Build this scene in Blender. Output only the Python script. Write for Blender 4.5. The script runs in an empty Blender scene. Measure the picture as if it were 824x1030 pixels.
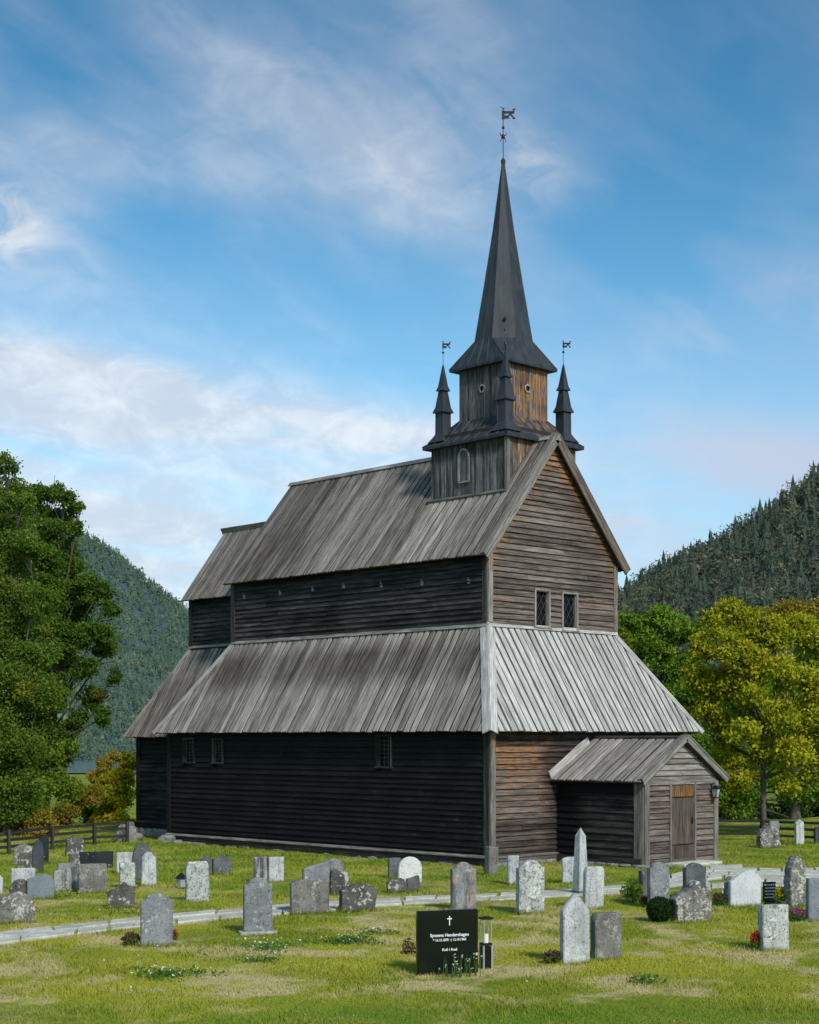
import bpy, math, random
import numpy as np
from mathutils import Vector
R=math.radians
random.seed(7); rng=np.random.default_rng(11)
C=bpy.context.scene.collection
# ------------------------------------------------------------------ camera frame (level lens, rising front)
F,HY=1599.6,744.4
YAW=R(46.2077)
CAM=np.array([-31.093,-29.32,3.406])
FW=np.array([math.cos(YAW),math.sin(YAW),0.0]); RT=np.array([math.sin(YAW),-math.cos(YAW),0.0])
def ground(x,y,z=0.0):
    d=F*(CAM[2]-z)/(y-HY); p=CAM+d*FW+(x-412)/F*d*RT
    return Vector((p[0],p[1],z))
def loc(d,l,z=0.0):                       # d metres ahead of the camera, l metres to its right
    p=CAM+d*FW+l*RT; return Vector((p[0],p[1],z))
def onx(px,py,x):                         # point of the plane X=x
    dr=FW+RT*(px-412)/F+np.array([0,0,(HY-py)/F]); t=(x-CAM[0])/dr[0]; p=CAM+t*dr; return p[1],p[2]
def ony(px,py,y):
    dr=FW+RT*(px-412)/F+np.array([0,0,(HY-py)/F]); t=(y-CAM[1])/dr[1]; p=CAM+t*dr; return p[0],p[2]
# ------------------------------------------------------------------ object helpers
def tag(o,label=None,cat=None,group=None,kind=None):
    if label:o['label']=label
    if cat:o['category']=cat
    if group:o['group']=group
    if kind:o['kind']=kind
    return o
def link(name,me,mat=None,parent=None):
    o=bpy.data.objects.new(name,me); C.objects.link(o)
    if mat: me.materials.append(mat)
    if parent: o.parent=parent
    return o
def empty(name,loc_=(0,0,0),rz=0,label=None,cat=None,group=None):
    o=bpy.data.objects.new(name,None); C.objects.link(o); o.location=loc_; o.rotation_euler=(0,0,rz); o.empty_display_size=.3
    tag(o,label,cat,group); return o
def copy_tree(o,parent=None):
    c=o.copy(); C.objects.link(c); c.parent=parent
    for ch in list(o.children): copy_tree(ch,c)
    return c
class MB:
    """collects lofted boards, boxes and tubes in one mesh, with grain UVs and a colour attribute"""
    def __init__(s): s.v=[];s.f=[];s.c=[];s.uv=[]
    def loft(s,secs,along,col=None,r=None,closed=True):
        secs=[[Vector(p) for p in q] for q in secs]; n=len(secs[0]); b=len(s.v)
        a=Vector(along).normalized()
        t=Vector((0,0,1)) if abs(a.z)<.7 else Vector((1,0,0)) if abs(a.x)<.7 else Vector((0,1,0))
        p1=a.cross(t).normalized(); p2=a.cross(p1)
        if r is None:r=random.random()
        oa,ob=r*37.0,r*91.0
        U=[]
        for q in secs:
            for p in q:
                s.v.append(p); U.append((p.dot(a)+oa,p.dot(p1)*.9+p.dot(p2)*1.07+ob))
                g=col(p) if callable(col) else (col or (0,0)); s.c.append((r,g[0],g[1],1))
        def add(ix): s.f.append([b+i for i in ix]); s.uv+= [U[i] for i in ix]
        for k in range(len(secs)-1):
            for i in range(n):
                j=(i+1)%n; add((k*n+i,k*n+j,(k+1)*n+j,(k+1)*n+i))
        if closed:
            add(tuple(range(n-1,-1,-1))); add(tuple((len(secs)-1)*n+i for i in range(n)))
    def bar(s,a,b,w,t,up=(0,0,1),col=None,r=None,n=1):
        """bar from a to b; w across (perp. to up), t along up"""
        a=Vector(a);b=Vector(b);d=(b-a).normalized();u=Vector(up); u=(u-d*u.dot(d)).normalized(); w_=d.cross(u)*(w/2);u=u*(t/2)
        secs=[]
        for k in range(n+1):
            p=a.lerp(b,k/n); secs.append([p-w_-u,p-w_+u,p+w_+u,p+w_-u])
        s.loft(secs,d,col,r)
    def box(s,x0,x1,y0,y1,z0,z1,col=None,r=None):
        s.loft([[(x0,y0,z0),(x1,y0,z0),(x1,y1,z0),(x0,y1,z0)][::-1],[(x0,y0,z1),(x1,y0,z1),(x1,y1,z1),(x0,y1,z1)][::-1]],(0,0,1),col,r)
    def tube(s,pts,rad,n=8,col=None,r=None):
        pts=[Vector(p) for p in pts]; rad=rad if isinstance(rad,(list,tuple)) else [rad]*len(pts); secs=[]
        for k,p in enumerate(pts):
            d=(pts[min(k+1,len(pts)-1)]-pts[max(k-1,0)]).normalized()
            t=Vector((0,0,1)) if abs(d.z)<.8 else Vector((1,0,0)); x=d.cross(t).normalized(); y=d.cross(x)
            secs.append([p+(x*math.cos(2*math.pi*i/n)+y*math.sin(2*math.pi*i/n))*rad[k] for i in range(n)])
        s.loft(secs,pts[-1]-pts[0],col,r)
    def poly(s,pts,r=0.5,col=(0,0)):
        b=len(s.v)
        for p in pts: s.v.append(Vector(p)); s.c.append((r,col[0],col[1],1)); s.uv.append((p[0]+p[2],p[1]+p[2]*.3))
        s.f.append(list(range(b,b+len(pts))))
    def build(s,name,mat,parent=None,smooth=None):
        me=bpy.data.meshes.new(name); me.from_pydata([tuple(p) for p in s.v],[],s.f)
        uv=me.uv_layers.new(name='grain'); uv.data.foreach_set('uv',np.array(s.uv,dtype=np.float32).ravel())
        ca=me.color_attributes.new('col','FLOAT_COLOR','POINT'); ca.data.foreach_set('color',np.array(s.c,dtype=np.float32).ravel())
        me.validate()
        if smooth is not None:
            me.polygons.foreach_set('use_smooth',[True]*len(me.polygons)); me.set_sharp_from_angle(angle=R(smooth))
        return link(name,me,mat,parent)
def np_mesh(name,V,k,cols,mat,parent=None):
    """V (n*k,3): n faces of k corners each"""
    n=len(V)//k; me=bpy.data.meshes.new(name)
    me.vertices.add(len(V)); me.vertices.foreach_set('co',V.astype(np.float32).ravel())
    me.loops.add(len(V)); me.loops.foreach_set('vertex_index',np.arange(len(V),dtype=np.int32))
    me.polygons.add(n); me.polygons.foreach_set('loop_start',np.arange(n,dtype=np.int32)*k)
    try: me.polygons.foreach_set('loop_total',np.full(n,k,dtype=np.int32))
    except Exception: pass
    ca=me.color_attributes.new('col','FLOAT_COLOR','POINT'); ca.data.foreach_set('color',cols.astype(np.float32).ravel())
    me.update(); me.validate(); return link(name,me,mat,parent)
# ------------------------------------------------------------------ node helpers
class NT:
    def __init__(s,tree): s.t=tree; s.n=tree.nodes; s.l=tree.links
    def new(s,ty,**k):
        n=s.n.new(ty)
        for a,b in k.items(): setattr(n,a,b)
        return n
    def put(s,sock,v):
        if isinstance(v,bpy.types.NodeSocket): s.l.new(v,sock)
        elif v is not None:
            if isinstance(v,(tuple,list)) and len(v)==3 and sock.type=='RGBA': v=(*v,1)
            sock.default_value=v
    def m(s,op,a,b=None,c=None,clamp=False):
        n=s.new('ShaderNodeMath',operation=op,use_clamp=clamp)
        for i,v in enumerate((a,b,c)):
            if v is not None: s.put(n.inputs[i],v)
        return n.outputs[0]
    def vm(s,op,a,b=None):
        n=s.new('ShaderNodeVectorMath',operation=op); s.put(n.inputs[0],a)
        if b is not None:s.put(n.inputs[1],b)
        return n.outputs['Value'] if op in('DOT_PRODUCT','LENGTH') else n.outputs[0]
    def comb(s,x,y,z=0.0):
        n=s.new('ShaderNodeCombineXYZ'); s.put(n.inputs[0],x);s.put(n.inputs[1],y);s.put(n.inputs[2],z); return n.outputs[0]
    def sep(s,v):
        n=s.new('ShaderNodeSeparateXYZ'); s.put(n.inputs[0],v); return n.outputs
    def noise(s,v,scale=5,detail=4,rough=.5,dist=0):
        n=s.new('ShaderNodeTexNoise'); s.put(n.inputs['Vector'],v); n.inputs['Scale'].default_value=scale; n.inputs['Detail'].default_value=detail; n.inputs['Roughness'].default_value=rough; n.inputs['Distortion'].default_value=dist
        return n.outputs[0]
    def vor(s,v,scale=5,feature='F1'):
        n=s.new('ShaderNodeTexVoronoi',feature=feature); s.put(n.inputs['Vector'],v); n.inputs['Scale'].default_value=scale; return n.outputs[0]
    def mix(s,f,a,b,mode='MIX'):
        n=s.new('ShaderNodeMix',data_type='RGBA',blend_type=mode); s.put(n.inputs[0],f); s.put(n.inputs[6],a); s.put(n.inputs[7],b); return n.outputs[2]
    def rng(s,v,a,b,c=0.0,d=1.0,smooth=True):
        n=s.new('ShaderNodeMapRange',interpolation_type='SMOOTHSTEP' if smooth else 'LINEAR'); s.put(n.inputs[0],v)
        for i,x in enumerate((a,b,c,d)): n.inputs[i+1].default_value=x
        return n.outputs[0]
    def scale(s,v,k): return s.vm('MULTIPLY',v,k)
def material(name,rough=.85,spec=.3):
    m=bpy.data.materials.new(name); m.use_nodes=True; t=NT(m.node_tree); t.n.clear()
    o=t.new('ShaderNodeOutputMaterial'); b=t.new('ShaderNodeBsdfPrincipled'); t.l.new(b.outputs[0],o.inputs[0])
    b.inputs['Roughness'].default_value=rough; b.inputs['Specular IOR Level'].default_value=spec
    return m,t,b,o
def attr(t,name='col'):
    a=t.new('ShaderNodeAttribute',attribute_name=name); s=t.new('ShaderNodeSeparateColor'); t.l.new(a.outputs[0],s.inputs[0]); return s.outputs
def bump(t,b,h,strength=.4,dist=.01):
    n=t.new('ShaderNodeBump'); n.inputs['Strength'].default_value=strength; n.inputs['Distance'].default_value=dist; t.put(n.inputs['Height'],h); t.l.new(n.outputs[0],b.inputs['Normal'])
def wood(name,lo,hi,dark,orange,rough=.8,grain=.55,stain=.35,spec=.25,crk=.45,hl=.6):
    """weathered timber: lo/hi board greys, dark for stains and painted shade, orange fresh tar-brown; attribute G = orange, B = dark"""
    m,t,b,o=material(name,rough,spec)
    uv=t.new('ShaderNodeUVMap',uv_map='grain').outputs[0]; rnd,org,drk=attr(t)
    P=t.new('ShaderNodeNewGeometry').outputs['Position']
    fine=t.noise(t.scale(uv,(1.7,24,1)),1,5,.72); med=t.noise(t.scale(uv,(.9,9,1)),1,4,.6); big=t.noise(t.scale(uv,(.45,5.5,1)),1,4,.65); bl=t.noise(P,3.7,3,.6)
    base=t.mix(t.m('ADD',t.m('MULTIPLY',rnd,.75),t.m('MULTIPLY',t.m('SUBTRACT',med,.42),1.6),clamp=True),lo,hi)
    f2=t.rng(t.noise(t.scale(t.vm('ADD',uv,(7.3,3.1,0)),(.9,15,1)),1,4,.72),.46,.68)
    base=t.mix(t.m('MULTIPLY',f2,hl),base,tuple(c*1.6 for c in hi))
    oa=t.m('ADD',org,t.m('MULTIPLY',t.m('SUBTRACT',t.m('ADD',t.m('MULTIPLY',bl,.6),t.m('MULTIPLY',med,.6)),.6),2.0))
    oa=t.m('MULTIPLY',t.rng(oa,.3,.95),t.rng(org,.01,.12))
    oc=t.mix(t.rng(fine,.35,.7),tuple(c*.42 for c in orange),orange)
    base=t.mix(oa,base,oc)
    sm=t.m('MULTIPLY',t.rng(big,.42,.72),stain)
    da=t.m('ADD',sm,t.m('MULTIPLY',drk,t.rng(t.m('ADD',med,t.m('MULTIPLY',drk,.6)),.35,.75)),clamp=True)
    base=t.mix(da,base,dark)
    g=t.rng(fine,.33,.60,1-grain,1.22)
    sc=t.comb(g,g,g); col=t.mix(1.0,base,sc,'MULTIPLY')
    # knots and cracks
    crack=t.rng(t.noise(t.scale(t.vm('ADD',uv,(3.3,9.1,0)),(.7,30,1)),1,3,.6),.34,.44,crk,1.0); col=t.mix(1.0,col,t.comb(crack,crack,crack),'MULTIPLY')
    t.l.new(col,b.inputs['Base Color']); bump(t,b,t.m('ADD',fine,t.m('MULTIPLY',med,.7)),.55,.012)
    return m
M={}
M['tar']=wood('tarred_timber',(.0032,.0028,.0034),(.018,.0150,.0150),(.0022,.0020,.0026),(.085,.072,.066),rough=.75,grain=.6,stain=.5)
M['tar_worn']=wood('worn_tarred_timber',(.009,.0085,.010),(.085,.072,.068),(.005,.0045,.0055),(.08,.04,.025),rough=.7,grain=.6,stain=.8)
M['front']=wood('weathered_brown_siding',(.046,.035,.031),(.24,.19,.165),(.017,.012,.010),(.42,.19,.08),grain=.55,stain=.5,crk=.6,hl=.45)
M['tower']=wood('weathered_grey_tower_boards',(.048,.045,.050),(.22,.205,.21),(.016,.014,.015),(.50,.235,.085),grain=.7,stain=.45,crk=.45,hl=.5)
M['roof_front']=wood('pale_silver_roof_boards',(.29,.268,.255),(.48,.452,.435),(.04,.032,.028),(.3,.2,.13),grain=.35,stain=.12)
M['roof_long']=wood('grey_brown_roof_boards',(.135,.115,.102),(.45,.40,.37),(.042,.031,.024),(.26,.16,.10),grain=.42,stain=.42,crk=.7,hl=.35)
M['trim']=wood('grey_trim_boards',(.14,.124,.114),(.30,.27,.25),(.05,.042,.038),(.36,.17,.07),grain=.5,stain=.3)
M['underroof']=wood('dark_roof_underside',(.012,.011,.010),(.03,.026,.023),(.008,.007,.006),(.1,.05,.03))
M['door']=wood('brown_door_planks',(.06,.043,.034),(.13,.10,.082),(.02,.015,.012),(.40,.16,.045),grain=.6,stain=.3)
def lead():
    m,t,b,o=material('dark_tarred_spire_cladding',.6,.35)
    P=t.new('ShaderNodeNewGeometry').outputs['Position']; rnd,g_,b_=attr(t)
    n=t.noise(t.scale(P,(6,6,.8)),1,5,.6); n2=t.noise(P,2.2,4,.6)
    c=t.mix(t.rng(n,.3,.7),(.013,.016,.022),(.036,.042,.054)); c=t.mix(t.m('MULTIPLY',t.rng(n2,.5,.75),.5),c,(.045,.048,.056))
    oa=t.rng(t.m('ADD',g_,t.m('SUBTRACT',n,.5)),.35,.8); c=t.mix(t.m('MULTIPLY',oa,t.rng(g_,.01,.1)),c,(.22,.13,.075))
    c=t.mix(t.m('MULTIPLY',rnd,.35),c,(.06,.068,.082))
    t.l.new(c,b.inputs['Base Color']); bump(t,b,n,.3,.01); return m
M['lead']=lead()
def plain(name,col,rough=.5,metal=0,var=.3,sc=8,spec=.4):
    m,t,b,o=material(name,rough,spec); P=t.new('ShaderNodeTexCoord').outputs['Object']
    n=t.noise(P,sc,4,.6); c=t.mix(t.rng(n,.3,.7),tuple(x*(1-var) for x in col),tuple(min(1,x*(1+var)) for x in col))
    t.l.new(c,b.inputs['Base Color']); b.inputs['Metallic'].default_value=metal; return m
M['iron']=plain('black_wrought_iron',(.018,.018,.02),.5,.6)
M['lattice']=plain('leaded_window_lattice',(.065,.065,.062),.6,.1)
M['glass']=plain('dark_window_glass',(.006,.007,.009),.4,0,.5,5,.08)
M['white']=plain('pale_painted_patch',(.22,.22,.23),.8,0,.5,30)
M['black_granite']=plain('polished_black_granite',(.006,.008,.008),.12,0,.35,60,.5)
M['engrave']=plain('white_engraved_lettering',(.75,.75,.74),.6,0,.05)
M['candle']=plain('white_candle_wax',(.75,.72,.68),.5,0,.05)
M['lampglass']=plain('milky_lamp_glass',(.35,.37,.38),.2,0,.2)
M['steel']=plain('brushed_lantern_steel',(.42,.42,.43),.4,.5,.1)
# ------------------------------------------------------------------ dimensions of the church
W,L,EV,H1,IN,H2,ZS=8.676,14.70,.355,3.666,1.505,6.541,.20
E3,F3,H3,HR=.289,.20,8.624,12.27
RX=4.20
church=empty('stave_church',(W/2,0,0),0,'tall black-tarred wooden stave church with stepped grey board roofs and a slender dark spire','church')
class Off:                                                      # parts are modelled in world coordinates
    pass
def cp(o):
    o.parent=church; o.matrix_parent_inverse=church.matrix_basis.inverted() if False else o.matrix_parent_inverse
    o.location=-Vector((W/2,0,0)); return o
def sub(o,p): o.parent=p; return o
def wall(name,O,U,N,ulen,z0,z1,mat,ext=None,holes=(),h=.165,orange=None,dark=None,parent=None,seg=.55,r0=0):
    """lapped horizontal siding; ext(z)->(u0,u1)"""
    O=Vector(O);U=Vector(U);N=Vector(N); mb=MB(); ext=ext or (lambda z:(0,ulen)); z=z0
    back=MB()
    while z<z1-1e-3:
        hh=h*random.uniform(.86,1.14); zt=min(z+hh,z1); a0,b0=ext(z); a1,b1=ext(zt)
        if b0-a0<.05: break
        # intervals free of openings
        cuts=[(max(a0,c0),min(b0,c1)) for c0,c1,c2,c3 in holes if z<c3-.02 and zt>c2+.02]
        cuts.sort(); iv=[];u=min(a0,a1) if False else a0
        for c0,c1 in cuts:
            if c0>u: iv.append((u,c0))
            u=max(u,c1)
        if u<b0: iv.append((u,b0))
        for (u0,u1) in iv:
            # random butt joints
            joints=[u0]; x=u0+random.uniform(1.2,4.5)
            while x<u1-.8: joints.append(x); x+=random.uniform(2.2,4.8)
            joints.append(u1)
            for q0,q1 in zip(joints[:-1],joints[1:]):
                tops=[]; r=random.random(); n=max(1,int((q1-q0)/seg)); secs=[]; off=random.uniform(-.004,.006); tl=random.uniform(-.006,.006)
                for k in range(n+1):
                    f=k/n; ub=q0+(q1-q0)*f+(.004 if k==0 else -.004 if k==n else 0)
                    ut=ub
                    if abs(q0-a0)<1e-6 and k==0: ut=a1 if a1>a0 else ub
                    if abs(q1-b0)<1e-6 and k==n: ut=b1 if b1<b0 else ub
                    zb=z+tl*(f-.5)-.018
                    o1=.070+off; o2=.008+off
                    um=ub+(ut-ub)*.80; zm=zb+(zt-zb)*.80; om=o1+(o2-o1)*.80; tops.append(zt)
                    secs.append([O+U*ub+N*(o1-.024)+Vector((0,0,zb)),O+U*ub+N*o1+Vector((0,0,zb)),O+U*um+N*om+Vector((0,0,zm)),O+U*ut+N*o2+Vector((0,0,zt+.004)),O+U*ut+N*(o2-.02)+Vector((0,0,zt+.004))])
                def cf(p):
                    uu=(p-O).dot(U); return (orange(uu,p.z) if orange else 0, 1.0 if p.z>zt-.004 else (dark(uu,p.z) if dark else 0))  # dark top edge paints in the shadow line under the board above
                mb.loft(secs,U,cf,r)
        z=zt
    return cp(mb.build(name,mat))
def core(pts_faces,name,mat): pass
def solid(name,verts,faces,mat):
    me=bpy.data.meshes.new(name); me.from_pydata(verts,[],faces); return cp(link(name,me,mat))
def boxcore(x0,x1,y0,y1,z0,z1,name='inner_wall'):
    v=[(x0,y0,z0),(x1,y0,z0),(x1,y1,z0),(x0,y1,z0),(x0,y0,z1),(x1,y0,z1),(x1,y1,z1),(x0,y1,z1)]
    return solid(name,v,[(0,3,2,1),(4,5,6,7),(0,1,5,4),(1,2,6,5),(2,3,7,6),(3,0,4,7)],M['underroof'])
def roofface(name,BL,BR,TL,TR,mat,pitch=.26,col=None,raise_=.03,parent=None,eave=.03,seg=.6,jit=.035,udark=.95):
    """trapezoid of boards running up the slope. BL,BR eave corners, TL,TR upper corners"""
    BL,BR,TL,TR=map(Vector,(BL,BR,TL,TR)); U=(BR-BL).normalized(); n=None
    up=(TL-BL); V=(up-U*up.dot(U)); hl=V.length; V.normalize(); N=U.cross(V)
    if N.z<0: N=-N
    ub=(BR-BL).length; tl=(TL-BL).dot(U); tr=(TR-BL).dot(U)
    mb=MB()
    def vt(u):
        v=1.0
        if tl>1e-4 and u<tl: v=min(v,u/tl)
        if ub-tr>1e-4 and u>tr: v=min(v,(ub-u)/(ub-tr))
        return max(0,v)*hl
    # deck
    dk=[BL,BR,TR,TL]; mb.loft([[p-N*.06 for p in dk],[p-N*.005 for p in dk]],N,(0,1),.2)
    def strip(u0,u1,off,th,r,dk=0):
        u0=max(u0,0);u1=min(u1,ub)
        if u1-u0<.02:return
        v0,v1=vt(u0),vt(u1)
        if max(v0,v1)<.08:return
        v0=max(v0,.02);v1=max(v1,.02)
        e=-eave-random.uniform(0,jit); nseg=max(1,int(max(v0,v1)/seg)); secs=[]; w=random.uniform(-.006,.006)
        for k in range(nseg+1):
            f=k/nseg; a=e+(v0-e)*f; b=e+(v1-e)*f
            secs.append([BL+U*u0+V*a+N*off,BL+U*u0+V*a+N*(off+th),BL+U*u1+V*b+N*(off+th+w),BL+U*u1+V*b+N*off])
        def cf(p):
            g=col((p-BL).dot(U),(p-BL).dot(V)) if col else (0,0)
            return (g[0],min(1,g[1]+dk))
        mb.loft(secs,V,cf,r)
    u=-.02
    while u<ub:
        p=pitch*random.uniform(.9,1.1)
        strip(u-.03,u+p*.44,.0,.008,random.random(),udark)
        strip(u+p*random.uniform(.27,.37),u+p*1.04,.022,raise_+random.uniform(-.004,.012),random.random())
        u+=p
    o=cp(mb.build(name,mat)); 
    return o,N
# ---------------- lower walls (aisle)
def zs(u,z): return 0
w_long=[]
for (xl,xr,yt,yb) in ((186,197,744,768),(215.7,225.6,744.5,768.5),(380.6,395.4,741,773)):
    ya,za=onx(xr,yb,0); yc,zc=onx(xl,yt,0); w_long.append((ya,yc,za,zc))
dk=lambda u,z:.25+.4*math.sin(u*1.7+z)**2
# long (dark) side: U along +y, N=-x
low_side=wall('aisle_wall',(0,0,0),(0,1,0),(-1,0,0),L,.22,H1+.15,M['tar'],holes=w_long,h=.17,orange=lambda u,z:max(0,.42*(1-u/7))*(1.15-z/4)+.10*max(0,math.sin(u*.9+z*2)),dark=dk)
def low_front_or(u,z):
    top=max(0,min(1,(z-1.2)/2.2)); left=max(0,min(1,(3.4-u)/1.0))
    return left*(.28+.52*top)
low_front=wall('aisle_wall',(0,0,0),(1,0,0),(0,-1,0),W,.22,H1+.15,M['front'],h=.158,orange=low_front_or,dark=lambda u,z:.75 if z>3.25 or u>2.2 else (.55 if z<1.1 else .12))  # board colour darkened for the shade under the eave and at the porch
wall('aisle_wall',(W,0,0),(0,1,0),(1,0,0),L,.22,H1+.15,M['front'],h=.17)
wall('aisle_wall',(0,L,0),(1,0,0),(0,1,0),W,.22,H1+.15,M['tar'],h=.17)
boxcore(.12,W-.12,.12,L-.12,0,H1+.2)
# sill planks
mb=MB()
mb.bar((-.13,-.1,.115),(-.13,L+.05,.115),.10,.20,col=(0,.2),n=20)
mb.bar((-.10,-.1,.235),(-.10,L+.05,.235),.20,.035,up=(-.25,0,1),col=(0,.1),n=20)
cp(mb.build('sill_beam',M['tar_worn']))
mb=MB(); mb.bar((-.145,-.12,.262),(-.145,L+.07,.262),.16,.022,up=(-.35,0,1),n=26); cp(mb.build('sill_board',M['trim']))
mb=MB(); mb.bar((0,-.07,.13),(W,-.07,.13),.08,.22,n=10); cp(mb.build('sill_beam',M['front']))
mb=MB(); mb.bar((0,-.10,.25),(2.7,-.10,.25),.12,.025,up=(0,-.3,1),n=6); cp(mb.build('sill_board',M['trim']))
# corner posts
def post(x0,x1,y0,y1,z0,z1,mat,col=None):
    mb=MB(); n=8; mb.loft([[(x0,y0,z),(x0,y1,z),(x1,y1,z),(x1,y0,z)] for z in [z0+(z1-z0)*k/n for k in range(n+1)]],(0,0,1),col); return cp(mb.build('corner_post',mat))
post(-.075,-.035,-.035,.16,.26,H1-.02,M['tar_worn'])
post(-.035,.15,-.085,-.035,.26,H1-.02,M['trim'],lambda p:(.65 if p.z>2.9 else .25*(p.z/3),.15 if p.z<3 else .1))
post(W-.15,W+.05,-.08,-.035,.26,H1,M['trim']); post(-.08,-.03,L-.12,L+.08,.26,H1,M['tar'])
# foundation stones
def rocks(name,pts,mat,parent=None):
    mb=MB()
    for (x,y,sx,sy,sz,z) in pts:
        k=6; rr=[random.uniform(.8,1.15) for _ in range(9*8)]
        secs=[]
        for j,(f,zz) in enumerate(((.86,-.5),(1.02,-.15),(1,.25),(.78,.5))):
            secs.append([(x+math.cos(2*math.pi*i/8)*sx*f*rr[i+j*8],y+math.sin(2*math.pi*i/8)*sy*f*rr[i+j*8],z+zz*sz) for i in range(8)][::-1])
        mb.loft(secs,(0,0,1))
    return mb.build(name,mat,parent,smooth=50)
# ---------------- stone materials
def stone(name,a,b_,lichen=.3,lic=(.42,.42,.38),dark=.3,streak=0.0,rough=.9,scale=1.0,warm=0.0,bumps=.5,sc_l=16):
    m,t,b,o=material(name,rough,.25)
    oc=t.new('ShaderNodeTexCoord').outputs['Object']; rd=t.new('ShaderNodeObjectInfo').outputs['Random']
    P=t.vm('ADD',oc,t.comb(t.m('MULTIPLY',rd,31.0),t.m('MULTIPLY',rd,17.0),t.m('MULTIPLY',rd,9.0)))
    n1=t.noise(P,3*scale,5,.6); n2=t.noise(P,60,3,.6); n3=t.noise(t.scale(P,(9,9,1.1)),1,4,.6)
    c=t.mix(t.rng(n1,.35,.65),a,b_); c=t.mix(.35,c,t.mix(n2,tuple(x*.5 for x in a),tuple(min(.8,x*1.35) for x in b_)))
    if streak: c=t.mix(t.m('MULTIPLY',t.rng(n3,.46,.62),streak),c,(.05,.05,.055))
    if warm: c=t.mix(t.m('MULTIPLY',t.rng(t.noise(P,4.5,3,.5),.52,.66),warm),c,(.42,.25,.17))
    dn=t.noise(P,7,5,.7); c=t.mix(t.m('MULTIPLY',t.rng(dn,.5,.68),dark),c,(.035,.035,.035))
    ln=t.noise(t.vm('ADD',P,(5,2,8)),sc_l,5,.7,.25); bigl=t.noise(t.vm('ADD',P,(15,12,1)),4.0,3,.6)
    thr=.70-lichen*.22; lm=t.rng(t.m('ADD',ln,t.m('MULTIPLY',t.m('SUBTRACT',bigl,.5),.7)),thr,thr+.07)
    ln2=t.noise(t.vm('ADD',P,(1,22,3)),sc_l*1.7,5,.75); c=t.mix(t.m('MULTIPLY',t.rng(ln2,.545,.60),min(.9,.40+dark*.7)),c,(.03,.03,.03))
    c=t.mix(lm,c,lic)
    z=t.sep(oc)[2]; c=t.mix(t.rng(t.m('ADD',z,t.m('MULTIPLY',n1,.12)),.16,.03,0,.55),c,(.05,.06,.03))
    t.l.new(c,b.inputs['Base Color']); bump(t,b,t.m('ADD',n2,t.m('MULTIPLY',ln,.8)),bumps,.012); return m
S={}
S['grey']=stone('grey_granite',(.15,.155,.17),(.27,.275,.29),.35,dark=.35)
S['pale']=stone('pale_marble',(.40,.41,.42),(.60,.60,.60),.15,lic=(.6,.6,.55),dark=.35,streak=.3)
S['palelich']=stone('pale_lichened_stone',(.33,.34,.33),(.50,.51,.48),.55,lic=(.62,.62,.56),dark=.75)
S['lichen']=stone('dark_lichened_stone',(.06,.057,.055),(.13,.12,.115),.62,lic=(.42,.40,.36),dark=.5,sc_l=12)
S['lichlight']=stone('mottled_lichened_stone',(.11,.105,.10),(.24,.225,.21),.8,lic=(.46,.44,.38),dark=.75,sc_l=18)
S['dark']=stone('dark_slate',(.035,.04,.05),(.075,.08,.09),.15,lic=(.16,.17,.16),dark=.3)
S['darkgrey']=stone('charcoal_granite',(.07,.075,.085),(.15,.155,.165),.25,lic=(.3,.3,.28),dark=.4)
S['brown']=stone('brownish_granite',(.14,.125,.115),(.25,.23,.215),.4,lic=(.36,.34,.32),dark=.35,streak=.3)
S['streak']=stone('streaked_stone',(.22,.22,.22),(.40,.40,.39),.35,dark=.5,streak=.85)
S['warm']=stone('rust_streaked_stone',(.16,.17,.19),(.30,.31,.32),.25,dark=.3,streak=.7,warm=.5)
S['blue']=stone('smooth_blue_grey_granite',(.16,.18,.205),(.21,.235,.26),.0,dark=.1,rough=.5,bumps=.1)
S['white']=stone('white_marble',(.62,.61,.58),(.72,.71,.67),.0,dark=.12,rough=.7,bumps=.15)
S['paleblue']=stone('pale_smooth_granite',(.50,.51,.54),(.62,.63,.65),.05,dark=.1,rough=.7,bumps=.3)
S['black']=stone('dark_polished_granite',(.018,.02,.026),(.03,.034,.04),.0,dark=.1,rough=.25,bumps=.05)
S['speck']=stone('speckled_grey_granite',(.12,.115,.105),(.21,.20,.185),.62,lic=(.32,.30,.27),dark=.5,sc_l=34)
S['fieldstone']=stone('fieldstone',(.16,.155,.145),(.30,.29,.27),.5,lic=(.42,.42,.37),dark=.5)
S['flag']=stone('pale_flagstone',(.66,.62,.50),(.84,.79,.66),.1,lic=(.5,.5,.4),dark=.2,rough=.85)
pts=[]
y=-.1
while y<L: pts.append((-.06+random.uniform(-.08,.05),y,random.uniform(.10,.2),random.uniform(.2,.5),random.uniform(.08,.15),-.01)); y+=random.uniform(.3,1.0)
cp(rocks('foundation_stone',[(-.30,L-.3,.38,.30,.30,.10)],S['fieldstone'])); cp(rocks('foundation_stone',[(-.42,L-1.0,.18,.2,.18,.03)],S['fieldstone']))
cp(rocks('foundation_stone',pts,S['fieldstone'])); pts=[]; x=.2
while x<2.7: pts.append((x,-.06,.30,.15,.16,.02)); x+=.36
cp(rocks('foundation_stone',pts,S['fieldstone']))
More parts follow.
